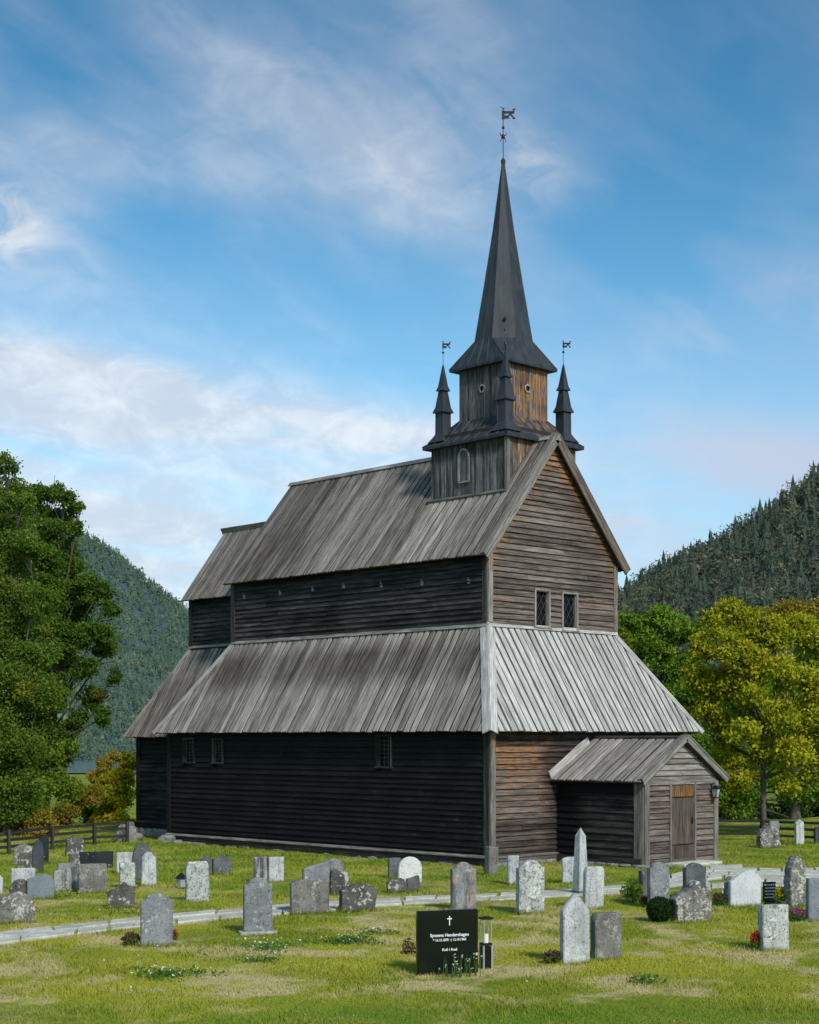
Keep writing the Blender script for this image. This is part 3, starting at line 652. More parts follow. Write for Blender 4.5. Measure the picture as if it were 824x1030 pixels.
# ---------------- porch
PX0,PX1,PY=2.724,5.95,-3.05; PRX=4.337; PE,PZ,PR=.28,2.30,3.42
psl=(PR-PZ)/(PRX-PX0+PE)
wall('porch_wall',(PX0,PY,0),(0,1,0),(-1,0,0),-PY,.1,2.45,M['tar_worn'],h=.19,dark=lambda u,z:.95 if z>1.9 or u>2.2 else .25,orange=lambda u,z:.0)
wall('porch_wall',(PX1,PY,0),(0,1,0),(1,0,0),-PY,.1,2.45,M['front'],h=.19)
dxa,dza=ony(673.5,868,PY); dxb,dzb=ony(696.5,788,PY)
du0,du1=dxa-PX0,dxb-PX0
for (o0,o1) in ((0,du0-.05),(du1+.05,PX1-PX0)):
    wall('porch_wall',(PX0+o0,PY,0),(1,0,0),(0,-1,0),o1-o0,.08,2.24,M['front'],h=.155,orange=lambda u,z:.42 if z>1.5 else .22,dark=lambda u,z:.12)
wall('porch_gable',(PX0,PY,0),(1,0,0),(0,-1,0),PX1-PX0,2.30,PR-.06,M['roof_long'],h=.17,ext=lambda z:(max(0,(z-PZ+.02)/psl-PE+.05),(PX1-PX0)-max(0,(z-PZ+.02)/psl-PE+.05)),dark=lambda u,z:.25)
v=[(PX0+.1,PY+.1,0),(PX1-.1,PY+.1,0),(PX1-.1,PY+.1,2.3),(PRX,PY+.1,PR-.15),(PX0+.1,PY+.1,2.3)]
solid('inner_wall',v+[(a,.0,c) for a,b,c in v],[(0,1,2,3,4),(9,8,7,6,5),(0,5,6,1),(1,6,7,2),(2,7,8,3),(3,8,9,4),(4,9,5,0)],M['underroof'])
post(PX0-.075,PX0-.035,PY-.035,PY+.26,.0,PZ,M['trim'],lambda p:(0,.35)); post(PX0-.035,PX0+.16,PY-.09,PY-.035,.0,PZ-.02,M['trim'],lambda p:(.5 if p.z<.8 else .15,.35))
post(PX1-.13,PX1+.05,PY-.09,PY-.035,.0,PZ-.02,M['trim'],lambda p:(.45,.15))
mb=MB(); mb.bar((PX0-.09,PY,.10),(PX0-.09,0,.10),.06,.26,col=(0,.3),n=5); cp(mb.build('sill_beam',M['tar_worn']))
mb=MB(); mb.bar((PX0+.1,PY-.055,PZ-.05),(PX1,PY-.055,PZ-.05),.04,.11,n=6,col=(0,.1)); cp(mb.build('tie_beam',M['trim']))
roofface('porch_roof',(PX0-PE,0,PZ),(PX0-PE,PY-.2,PZ),(PRX,0,PR),(PRX,PY-.2,PR),M['roof_long'],pitch=.30,raise_=.03,col=lambda u,v:(0.02,.12+.1*math.sin(u*5)))
roofface('porch_roof',(PX1+PE,PY-.2,PZ),(PX1+PE,0,PZ),(PRX,PY-.2,PR),(PRX,0,PR),M['roof_long'],pitch=.30,raise_=.03)
mb=MB(); mb.bar((PRX-.02,PY-.22,PR+.08),(PRX-.02,-.1,PR+.08),.16,.05,col=(.05,.7),n=5); cp(mb.build('ridge_board',M['trim']))
for (xe,sg) in ((PX0-PE-.02,1),(PX1+PE+.02,-1)):
    a=Vector((xe,PY-.22,PZ-.03)); b=Vector((PRX,PY-.22,PR+.03)); d=(b-a).normalized(); up=Vector((-d.z,0,d.x))
    if up.z<0: up=-up
    mb=MB(); mb.loft([[a.lerp(b,k/4)-up*.07,a.lerp(b,k/4)-up*.07+Vector((0,-.03,0)),a.lerp(b,k/4)+up*.09+Vector((0,-.03,0)),a.lerp(b,k/4)+up*.09] for k in range(5)],d,(.03,.05)); cp(mb.build('barge_board',M['trim']))
    mb=MB(); mb.loft([[a.lerp(b,k/4)+up*.093+Vector((0,-.05,0)),a.lerp(b,k/4)+up*.12+Vector((0,-.05,0)),a.lerp(b,k/4)+up*.12+Vector((0,.14,0)),a.lerp(b,k/4)+up*.093+Vector((0,.14,0))] for k in range(5)],d); cp(mb.build('verge_board',M['trim']))
# slanted flashing board where the porch roof meets the nave front
a=Vector((PX0-PE-.12,-.10,PZ+.12)); b=Vector((PRX-.35,-.10,PR-.02)); mb=MB(); mb.bar(a,b,.05,.22,up=(-.55,0,1),n=5); cp(mb.build('flashing_board',M['roof_front']))
# door
dz0,dz1=.10,2.22; dw=du1-du0; dx0=PX0+du0
mb=MB(); n=5
ztop=ony(684,802.5,PY)[1]; zbot=ony(684,849,PY)[1]
for k in range(n):
    a=dx0+dw*k/n+.004; b=dx0+dw*(k+1)/n-.004
    mb.loft([[(a,PY-.02,z),(a,PY-.055-.006*(k%2),z),(b,PY-.055-.006*(k%2),z),(b,PY-.02,z)] for z in (zbot,(zbot+ztop)/2,ztop)],(0,0,1),(.06,.05))
for k in range(n):
    a=dx0+dw*k/n+.004; b=dx0+dw*(k+1)/n-.004
    mb.loft([[(a,PY+.0,z),(a,PY-.035-.006*(k%2),z),(b,PY-.035-.006*(k%2),z),(b,PY+.0,z)] for z in (.16,.4,zbot-.03)],(0,0,1),(.22,.25))
mb.bar((dx0,PY-.05,.12),(dx0+dw,PY-.05,.12),.05,.09); 
door=cp(mb.build('door',M['door']))
mb=MB()
for k in range(n):
    a=dx0+dw*k/n+.003; b=dx0+dw*(k+1)/n-.003
    mb.loft([[(a,PY+.0,z),(a,PY-.035,z),(b,PY-.035,z),(b,PY+.0,z)] for z in (ztop+.03,(ztop+dz1)/2,dz1)],(0,0,1),(.62,.1))
sub(mb.build('top_panel',M['door']),door)
mb=MB(); hx=dx0+dw-.09; hz=(zbot+ztop)/2
mb.bar((hx,PY-.075,hz-.09),(hx,PY-.075,hz+.09),.05,.01,up=(0,-1,0)); mb.tube([(hx,PY-.07,hz),(hx,PY-.12,hz),(hx-.08,PY-.12,hz)],.01,6); sub(mb.build('handle',M['iron']),door)
mb=MB()
for xx in (dx0-.035,dx0+dw+.035): mb.bar((xx,PY-.06,.06),(xx,PY-.06,dz1+.02),.07,.06,up=(0,-1,0),col=(.1,.3),n=4)
sub(mb.build('frame',M['trim']),door)
mb=MB(); mb.box(dx0-.35,dx0+dw+.35,PY-.75,PY-.12,-.03,.09); cp(mb.build('door_step',S['flag'],smooth=40))
cp(rocks('foundation_stone',[(PX0-.06,PY+.1+k*.42,.2,.26,.16,-.0) for k in range(7)]+[(PX0+.2+k*.5,PY-.08,.3,.16,.14,-.01) for k in range(7)],S['fieldstone']))
# lantern beside the door
lx,lz=ony(714,797,PY); wl=empty('wall_lantern',(lx,PY-.06,lz),0,'small black glass lantern hanging beside the porch door','lantern')
mb=MB(); mb.bar((0,-.0,.12),(0,-.0,.28),.05,.02,up=(0,-1,0)); mb.tube([(0,-.01,.24),(0,-.12,.27),(0,-.15,.2)],.012,6); mb.build('bracket',M['iron'],wl)
def fr(rb,rt,zb,zt,n=4,o=(0,-.15)): return [[(o[0]+r_*math.cos(math.pi/4+2*math.pi*i/n),o[1]+r_*math.sin(math.pi/4+2*math.pi*i/n),z) for i in range(n)] for r_,z in ((rb,zb),(rt,zt))]
mb=MB(); mb.loft(fr(.075,.11,-.12,.10),(0,0,1)); mb.build('glass',M['lampglass'],wl)
mb=MB(); mb.loft(fr(.14,.03,.10,.20),(0,0,1)); mb.loft(fr(.08,.08,-.15,-.12),(0,0,1))
for a,b in zip(fr(.08,.118,-.12,.10)[0],fr(.08,.118,-.12,.10)[1]): mb.tube([a,b],.008,4)
mb.build('frame',M['iron'],wl)
from mathutils import noise as mnoise
# ================================================================== ground
PATH=[(-60,947,959),(0,940.5,951),(70,932,941.5),(140,925,933.5),(240,915.5,923.5),(330,909,916.5),(400,904,911),(520,899,905.5),(600,894.5,901),(640,890,899),(690,878,896),(722,870.5,893),(770,871.5,892),(824,874.5,890.5),(900,877,889)]
PA=[ground(a,b) for a,b,c in PATH]; PB=[ground(a,c) for a,b,c in PATH]
def smooth(a,b,x): t=np.clip((x-a)/(b-a),0,1); return t*t*(3-2*t)
def gh(d,l):
    drop=smooth(62,170,d)*(1-smooth(-5,40,l-0.0*d))
    return -16*drop+0.015*np.sin(d*1.3+l*.7)*np.sin(l*.9)
def grassnode(t,P):
    n1=t.noise(P,.22,4,.6); n2=t.noise(t.vm('ADD',P,(31,7,0)),.55,5,.65,.4); n3=t.noise(P,3.0,4,.6)
    c=t.mix(t.rng(n1,.38,.62),(.19,.26,.016),(.47,.46,.045))
    c=t.mix(t.m('MULTIPLY',t.rng(n3,.35,.7),.55),c,(.40,.39,.04))
    # greener and darker near the camera and beside the church, straw in the middle
    x,y,z=t.sep(P)
    d=t.m('ADD',t.m('MULTIPLY',t.m('SUBTRACT',x,float(CAM[0])),float(FW[0])),t.m('MULTIPLY',t.m('SUBTRACT',y,float(CAM[1])),float(FW[1])))
    mid=t.m('MULTIPLY',t.rng(d,19.2,21.5),t.rng(d,40,28))
    st=t.m('MULTIPLY',t.rng(t.m('ADD',n2,t.m('MULTIPLY',n3,.15)),.55,.70),t.m('ADD',t.m('MULTIPLY',mid,.85),.28))
    c=t.mix(st,c,(.68,.56,.27))
    g=t.m('MULTIPLY',t.m('SUBTRACT',1.0,mid),t.rng(n2,.62,.42)); c=t.mix(t.m('MULTIPLY',g,.6),c,(.12,.27,.020))
    return c,n3
m,t,b,o=material('meadow_ground',.95,.1); P=t.new('ShaderNodeNewGeometry').outputs['Position']; c,n3=grassnode(t,P)
f=t.noise(P,22,3,.7); c=t.mix(1.0,c,t.comb(*[t.rng(f,.3,.7,.45,1.0)]*3),'MULTIPLY'); t.l.new(c,b.inputs['Base Color']); bump(t,b,f,.7,.05); M['ground']=m
def ground_sheet():
    ds=list(np.linspace(4,70,60))+list(np.linspace(75,400,30))+[600,1000,1600,2500,4500,9000]
    ds=[-60,-20,0]+ds; ls=list(np.linspace(-60,60,61)); ls=[-6000,-2500,-1200,-500,-250,-120,-85]+ls+[85,120,250,500,1200,2500,6000]
    V=[];Fc=[]
    for d in ds:
        for l in ls: V.append(tuple(loc(d,l,float(gh(d,l)))))
    n=len(ls)
    for i in range(len(ds)-1):
        for j in range(n-1): Fc.append((i*n+j,i*n+j+1,(i+1)*n+j+1,(i+1)*n+j))
    me=bpy.data.meshes.new('ground'); me.from_pydata(V,[],Fc); me.polygons.foreach_set('use_smooth',[True]*len(Fc)); return tag(link('ground',me,M['ground']),kind='structure')
ground_sheet()
# lake beyond the churchyard
m,t,b,o=material('lake_water',.12,.5); b.inputs['Base Color'].default_value=(.20,.27,.33,1); P=t.new('ShaderNodeNewGeometry').outputs['Position']; bump(t,b,t.noise(P,.4,3),.2,.1); M['lake']=m
me=bpy.data.meshes.new('lake'); me.from_pydata([tuple(loc(d,l,-15.3)) for d,l in ((900,-900),(900,-60),(1650,-60),(1650,-900))],[],[(0,1,2,3)]); tag(link('lake',me,M['lake']),kind='structure')
# path of flagstones
def path():
    mb=MB()
    def at(E,s): 
        i=min(int(s),len(E)-2); return E[i].lerp(E[i+1],s-i)
    s=0.0; N=len(PATH)-1
    def adv(s,m):
        while s<N and m>0:
            i=int(s); ln=((PA[i+1]+PB[i+1])/2-(PA[i]+PB[i])/2).length; st=min(.04,N-s); m-=ln*st; s+=st
        return s
    def width(q): return (at(PA,q)-at(PB,q)).length
    def walk(s0,s1,rows_of,first,count):
        for r_ in range(count):
            q=s0
            while q<s1-.02:
                q2=min(s1,adv(q,random.uniform(.55,1.5)))
                if s1-q2<.05: q2=s1
                W_=width((q+q2)/2); g=.085/W_; f0,f1=r_/count,(r_+1)/count
                j0,j1=random.uniform(-.06,.06)/count,random.uniform(-.06,.06)/count
                f0=max(0,f0+(j0 if r_ else random.uniform(-.05,.03)))+(g if r_ else 0); f1=min(1.03,f1+(j1 if r_<count-1 else random.uniform(-.03,.05)))-(g if r_<count-1 else 0)
                if not(count>3 and random.random()<.08):
                    L_=max(.3,((at(PA,q2)+at(PB,q2))/2-(at(PA,q)+at(PB,q))/2).length); e_=(q2-q)*.03/L_
                    c4=[at(PA,q+e_).lerp(at(PB,q+e_),f0),at(PA,q2-e_).lerp(at(PB,q2-e_),f0),at(PA,q2-e_).lerp(at(PB,q2-e_),f1),at(PA,q+e_).lerp(at(PB,q+e_),f1)]
                    c4=[p+Vector((random.uniform(-.03,.03),random.uniform(-.03,.03),0)) for p in c4]; c=sum(c4,Vector())/4; zt=.045+random.uniform(-.01,.012)
                    mb.loft([[p+Vector((0,0,-.05)) for p in c4],[p+Vector((0,0,zt-.01)) for p in c4],[c+(p-c)*.97+Vector((0,0,zt)) for p in c4]],(0,0,1),r=random.random())
                q=q2
    walk(0,9,None,0,2); walk(9,10,None,0,4); walk(10,N,None,0,6)
    return tag(mb.build('path',S['flag']),kind='structure')
path()
# ================================================================== grass blades
def in_path(x,y):
    P_=np.array([[p.x,p.y] for p in PA]+[[p.x,p.y] for p in PB[::-1]]); ins=np.zeros(len(x),bool); j=len(P_)-1
    for i in range(len(P_)):
        xi,yi=P_[i];xj,yj=P_[j]; cond=((yi>y)!=(yj>y))&(x<(xj-xi)*(y-yi)/(yj-yi+1e-12)+xi); ins^=cond; j=i
    return ins
def in_build(x,y,m=.12):
    return ((x>-m)&(x<W+m)&(y>-m)&(y<L+m))|((x>CX0-m)&(x<CX1+m)&(y>L-1)&(y<CYE+m))|((x>PX0-m)&(x<PX1+m)&(y>PY-m)&(y<1))
def grass():
    n=560000; u=rng.random(n); d0,d1=16.5,64.0
    d=d0*(d1/d0)**u                      # density ~1/d^2 on the ground (even on screen)
    l=(rng.random(n)*2-1)*(.285*d+1.2)
    x=CAM[0]+d*FW[0]+l*RT[0]; y=CAM[1]+d*FW[1]+l*RT[1]
    tall=.55+.9*((np.sin(x*1.9+1.3*np.sin(y*1.1))*np.sin(y*1.7+x*.6)+1)/2)**2
    k=~in_path(x,y); k&=~in_build(x,y); edge=np.ones(n)
    x,y,d,l,tall=[a[k] for a in (x,y,d,l,tall)]; n=len(x); z=gh(d,l)
    h=rng.uniform(.025,.062,n)*tall*(1+np.clip((d-25)/60,0,.5)); w=rng.uniform(.006,.011,n)*(d/19)**.8
    a=rng.random(n)*2*np.pi; tx=rng.normal(0,.5,n)*h; ty=rng.normal(0,.5,n)*h
    V=np.zeros((n,3,3)); V[:,0]=np.stack([x-np.cos(a)*w/2,y-np.sin(a)*w/2,z-.01],1); V[:,1]=np.stack([x+np.cos(a)*w/2,y+np.sin(a)*w/2,z-.01],1); V[:,2]=np.stack([x+tx,y+ty,z+h],1)
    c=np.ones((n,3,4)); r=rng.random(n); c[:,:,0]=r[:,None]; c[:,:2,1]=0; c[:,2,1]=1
    return tag(np_mesh('grass',V.reshape(-1,3),3,c.reshape(-1,4),M['grass']),'short mown churchyard grass, green with straw coloured patches','grass',kind='stuff')
def leafmat(name,cols,trans=.35,upn=0.0,grassy=False):
    m=bpy.data.materials.new(name); m.use_nodes=True; t=NT(m.node_tree); t.n.clear(); o=t.new('ShaderNodeOutputMaterial')
    r,g,bb=attr(t); geo=t.new('ShaderNodeNewGeometry')
    if grassy:
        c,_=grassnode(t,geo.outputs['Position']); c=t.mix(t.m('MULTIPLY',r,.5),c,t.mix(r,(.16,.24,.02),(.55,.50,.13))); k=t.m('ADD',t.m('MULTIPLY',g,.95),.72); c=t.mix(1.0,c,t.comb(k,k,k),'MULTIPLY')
    else:
        c=t.mix(r,cols[0],cols[1]); c=t.mix(g,c,cols[2]); 
    d=t.new('ShaderNodeBsdfDiffuse'); tr=t.new('ShaderNodeBsdfTranslucent'); t.put(d.inputs[0],c); t.put(tr.inputs[0],t.mix(1.0,c,(1.0,1.15,.5),'MULTIPLY'))
    if upn>0:
        nn=t.vm('NORMALIZE',t.vm('ADD',t.scale(geo.outputs['Normal'],(1-upn,)*3),(0,0,upn))); t.l.new(nn,d.inputs['Normal'])
    mx=t.new('ShaderNodeMixShader'); mx.inputs[0].default_value=trans; t.l.new(d.outputs[0],mx.inputs[1]); t.l.new(tr.outputs[0],mx.inputs[2]); t.l.new(mx.outputs[0],o.inputs[0]); return m
M['grass']=leafmat('grass_blades',None,.25,.75,True)
grass()
# ================================================================== gravestones
def shape_top(kind,s):
    a=abs(s)
    if kind=='flat': return 1-.012*a
    if kind=='slab': return 1.0
    if kind=='round': return .80+.20*math.sqrt(max(0,1-s*s*.98))
    if kind=='full': return .58+.42*math.sqrt(max(0,1-s*s*.99))
    if kind=='low': return .90+.10*math.sqrt(max(0,1-s*s))
    if kind=='shoulder': return .88+(.12*math.sqrt(max(0,1-(a/.72)**2)) if a<.72 else 0)
    if kind=='shoulder2': return .86+(.14*math.cos(a/.8*math.pi/2)**.8 if a<.8 else 0)
    if kind=='point': return 1-.15*a
    if kind=='gable': return 1-.24*a
    if kind=='pointsh': return (1-.30*a) if a<.6 else .80
    if kind=='slope': return .90+.10*s
    if kind=='slopel': return .88-.10*s+.03*math.cos(s*2)
    if kind=='peak': return 1-.16*abs(s-.2)-(.10 if s>.75 else 0)
    if kind=='wave': return .88+.10*math.sin((s+.35)*2.4)-(.10*a**3)
    if kind=='corner': return 1-.14*max(0,(a-.7)/.3)**2
    if kind=='rough': return .9+.06*math.sin(s*3+1)-.10*a**3
    if kind=='lump': return .62+.38*(1-s*s)**.6 if a<1 else .62
    if kind=='torn': return .80+.14*math.cos(s*2.2-.9)+.05*math.sin(s*7)-.12*max(0,a-.7)
    return 1
def stone_mesh(w,h,t,kind,rough=.0,taper=.0,seed=0,depth=.18):
    rs=random.Random(seed); nx,nz=22,16; bev=min(.018,t*.2)
    ph=[rs.uniform(0,6.28) for _ in range(9)]
    def nz_(x,z,k): return mnoise.fractal(Vector((x*5+ph[k],z*5+ph[k+1],ph[k+2])),.9,2.1,4)*1.3
    V=[];Fc=[];idx={}
    def pt(i,j,side,ins):
        s=-1+2*i/nx; f=j/nz; hw=w/2*(1-taper*f); top=h*shape_top(kind,s)
        x=s*hw; z=-depth+(top+depth)*f
        if ins:
            if i==0:x+=bev
            if i==nx:x-=bev
            if j==nz:z-=bev
        y=side
        if rough:
            x+=rough*nz_(s*.4,z,0)*(.6 if 0<i<nx else 1.5); z+=(rough*nz_(s*.5+3,z,2)) if j>nz*.6 else 0; y+=rough*.8*nz_(x,z+2,4)*(1 if side>0 else -1)*(.8)
        V.append((x,y,z)); return len(V)-1
    fr=[[pt(i,j,-t/2,True) for j in range(nz+1)] for i in range(nx+1)]
    bk=[[pt(i,j,t/2,True) for j in range(nz+1)] for i in range(nx+1)]
    per=[(0,j) for j in range(nz+1)]+[(i,nz) for i in range(1,nx+1)]+[(nx,j) for j in range(nz-1,-1,-1)]
    f2=[pt(i,j,-t/2+bev,False) for i,j in per]; b2=[pt(i,j,t/2-bev,False) for i,j in per]
    for i in range(nx):
        for j in range(nz):
            Fc.append((fr[i][j],fr[i+1][j],fr[i+1][j+1],fr[i][j+1])); Fc.append((bk[i][j],bk[i][j+1],bk[i+1][j+1],bk[i+1][j]))
    for k in range(len(per)-1):
        a=fr[per[k][0]][per[k][1]];b=fr[per[k+1][0]][per[k+1][1]]; Fc.append((a,b,f2[k+1],f2[k])); Fc.append((f2[k],f2[k+1],b2[k+1],b2[k]))
        c=bk[per[k][0]][per[k][1]];d=bk[per[k+1][0]][per[k+1][1]]; Fc.append((b2[k],b2[k+1],d,c))
    me=bpy.data.meshes.new('gravestone'); me.from_pydata(V,[],Fc); me.polygons.foreach_set('use_smooth',[True]*len(Fc)); me.update(); me.set_sharp_from_angle(angle=R(38)); return me
GS='gravestones standing in the churchyard'
def grave(xl,xr,yt,yb,kind,mat,t,a,label,rough=.0,taper=.0,tilt=0,plinth=False,name='gravestone'):
    d=F*CAM[2]/(yb-HY); pm=d/F; Wp=(xr-xl)*pm; a_=R(a)
    w=max(.12,(Wp-t*abs(math.sin(a_)))/math.cos(a_)); h=(yb-yt)*pm
    cx=(xl+xr)/2; p=ground(cx,yb); back=Vector(FW)*(t*.5*math.cos(a_)+w*.5*abs(math.sin(a_))*.55)
    me=stone_mesh(w,h*1.0,t,kind,rough,taper,seed=int(xl*7+yt)); o=link(name,me,mat); o.location=p+back
    o.scale=(1,1,1+ back.length/d*(CAM[2])/max(h,.3)*.0)
    o.rotation_euler=(R(random.uniform(-1.5,2)),R(tilt+random.uniform(-.8,.8)),R(-43.8+a)); tag(o,label,'gravestone',GS)
    if plinth:
        mb=MB(); mb.loft([[(-w/2-.07,-t/2-.06,-.15),(w/2+.07,-t/2-.06,-.15),(w/2+.07,t/2+.06,-.15),(-w/2-.07,t/2+.06,-.15)][::-1],[(-w/2-.07,-t/2-.06,.06),(w/2+.07,-t/2-.06,.06),(w/2+.07,t/2+.06,.06),(-w/2-.07,t/2+.06,.06)][::-1]],(0,0,1)); mb.build('plinth',S['pale'],o)
    return o
G=[
(-6,32.5,898,929,'lump','lichlight',.25,20,'broad rounded gravestone mottled with pale lichen at the left edge above the path',.03),
(9,29,884.5,905,'lump','lichen',.16,20,'small dark rounded gravestone with pale lichen spots beside the smooth blue-grey slab',.02),
(26,53,879.5,905,'peak','blue',.10,22,'smooth blue-grey slab gravestone with an off-centre peak',.0),
(10,34,873.5,896,'flat','pale',.12,22,'pale flat-topped gravestone behind the blue-grey peaked slab',.0),
(-10,2.2,880,902,'shoulder','pale',.12,20,'sliver of a pale gravestone cut off by the left edge',.0),
(53,79,871,897,'slope','streak',.12,22,'whitish gravestone with a sloping top and grey streaks',.0),
(57,75,868.5,890,'flat','grey',.1,22,'narrow grey flat gravestone just behind the whitish sloping one',.0),
(78,106.5,869,899,'flat','speck',.14,16,'wide flat-topped gravestone with dark rain streaks and lichen beside the whitish sloping one',.006),
(79,112,857,875,'slab','black',.10,26,'low wide dark polished slab gravestone',.0),
(68.5,80,859,876,'flat','lichen',.12,20,'small rough dark stone at the left end of the low dark slab',.015),
(64.5,83,842,862,'shoulder','lichen',.2,20,'lichened dark shouldered gravestone standing against the left fence',.015),
(12,31,848,871,'rough','lichlight',.14,20,'grey-green lichened gravestone by the left fence, leftmost of its cluster',.012),
(17,31.5,858,874,'flat','lichen',.12,20,'low dark block gravestone in front of the grey-green lichened one by the left fence',.01),
(31.5,43.5,845,878,'full','dark',.10,18,'tall dark round-topped gravestone with a lighter carved arch',.0),
(38,48.5,843,869,'flat','black',.10,24,'dark slab gravestone behind the tall dark round-topped one',.0),
(116,135,857.5,879,'flat','pale',.12,24,'pale streaked gravestone behind the small lichened block left of the round grey stone',.0),
(132,152,848,886,'full','darkgrey',.12,20,'dark grey round-topped gravestone behind the pale tapered one',.0),
(140.5,157.3,857,892,'shoulder2','pale',.12,24,'pale narrow tapered gravestone in front of the dark grey round-topped one',.0,.10),
(119,135.5,868,894,'flat','palelich',.14,20,'small pale flat-topped gravestone behind the dark hump-backed stone',.004),
(106,135,888,914,'torn','lichen',.16,16,'dark hump-backed gravestone with rough lichened shoulders',.02),
(140,173.2,899,952.5,'shoulder','grey',.13,14,'tall blue-grey shouldered gravestone below the path with a red plant at its foot',.0),
(185.5,210,867,908.5,'corner','palelich',.14,24,'pale gravestone with a lichen-crusted crest and a small lantern at its left side',.008),
(200.5,213.5,860,880,'pointsh','darkgrey',.10,20,'small dark pointed gravestone, left one of the pair near the long wall',.0),
(213.5,232,859.5,880,'pointsh','darkgrey',.10,20,'dark pointed gravestone with side shoulders, right one of the pair near the long wall',.0),
(243.5,274,883,940.5,'shoulder','grey',.14,16,'tall pale grey shouldered gravestone on a low white plinth below the path',.0,.03,0,True),
(254.5,270,862,888,'flat','streak',.10,20,'white and grey streaked flat gravestone close to the long wall, left half of a pair',.0),
(269.5,285.5,862,888,'flat','pale',.10,16,'white and grey streaked flat gravestone close to the long wall, right half of a pair',.0),
(303.5,331,866,906,'slope','grey',.12,22,'plain grey flat gravestone behind the brownish wide one',.0),
(322,346,863,890,'rough','grey',.14,22,'rough crested grey gravestone nearest to the long wall behind a plain grey one',.02),
(331,351,872.5,901,'slopel','lichen',.14,22,'dark lichen-spotted narrow gravestone behind the wide black-and-white lichened block',.012),
(291,331,885,919.5,'low','brown',.16,18,'wide brownish grey gravestone with a gently curved top beside the path',.004),
(340,378.5,888.5,917.5,'rough','lichen',.24,18,'wide squat dark block gravestone patched with white lichen',.015),
(400,424.5,862,889,'full','white',.10,14,'white marble gravestone with a smooth round top',.0),
(390,403,863,884,'flat','darkgrey',.10,22,'narrow grey gravestone just left of the white round-topped one',.004),
(389,410,883,898.5,'rough','lichen',.14,18,'low dark rough gravestone, left of the two in front of the white round-topped one',.012),
(408.5,422,881,897,'slope','darkgrey',.12,18,'low grey stone, right of the two in front of the white round-topped one',.008),
(453,480,867.5,917,'shoulder2','warm',.14,20,'rust-and-grey streaked shouldered gravestone behind the black inscribed one',.0),
(487.5,502,852,881.5,'slab','brown',.22,30,'square grey stone post standing at the church corner',.0),
(509.5,523,861,890.5,'slab','pale',.14,26,'narrow pale flat-topped gravestone close to the front wall',.0),
(519,549,865.5,919.5,'shoulder2','palelich',.17,24,'pale shouldered gravestone with an ochre lichened top',.004),
(565,584,862,889.5,'low','pale',.08,20,'pale blank gravestone with a curved top behind the obelisk',.0,-.06),
(586,608.5,872,915,'corner','pale',.14,24,'pale flat-topped gravestone in front of the obelisk',.003),
(563.5,595,899,971,'gable','pale',.14,24,'tall pale gravestone with a gabled top, nearest to the camera on the right',.0,0,-1),
(594.5,627.5,919,967,'corner','speck',.18,24,'speckled charcoal gravestone with clipped corners leaning close to the tall gabled one',.003),
(643,655,876,907,'flat','darkgrey',.16,24,'narrow dark gravestone half hidden behind a grey one in front of the porch',.0),
(651.5,675.5,867.5,914,'shoulder','grey',.14,24,'grey gravestone with arched top in front of the porch beside the round bush',.003),
(686.5,712,868.5,906,'shoulder','darkgrey',.15,26,'charcoal gravestone with vertical streaks behind the jagged fieldstone',.006),
(676.5,717,887,928.5,'torn','lichlight',.28,20,'jagged lichen-covered fieldstone gravestone beside the round bush',.04),
(730,742,881,911,'rough','lichlight',.2,30,'narrow mossy lichened stone at the left edge of the large pale stone',.012),
(733,768,875,912.5,'wave','paleblue',.12,18,'large pale gravestone with an asymmetrical wavy top',.0),
(791,811.5,859.5,912.5,'rough','lichlight',.24,24,'tall rough pillar gravestone mottled with black and white lichen',.02),
(811,832,884,927.5,'slab','blue',.12,24,'smooth pale blue-grey gravestone cut off by the right edge',.0),
(765,795.5,911,957.5,'slab','palelich',.22,12,'pale block gravestone peppered with black lichen and red flowers at its left',.005),
(763,786,831,853.5,'lump','lichlight',.3,18,'rounded lichened boulder gravestone at the foot of the yellow-green tree',.035),
(773,785,826,849,'corner','grey',.14,18,'grey gravestone behind the lichened boulder by the tree',.0),
(799.5,810.5,824,850.5,'point','pale',.12,26,'narrow pale pointed gravestone near the right fence',.0,.04),
(819,830,832,849,'corner','dark',.12,20,'dark gravestone near the right fence cut off by the right edge',.0),
]
for g in G:
    g=list(g); rough=g[9] if len(g)>9 else 0; taper=g[10] if len(g)>10 else 0; tilt=g[11] if len(g)>11 else 0; pl=len(g)>12
    grave(g[0],g[1],g[2],g[3],g[4],S[g[5]],g[6],g[7],g[8],rough,taper,tilt,pl)
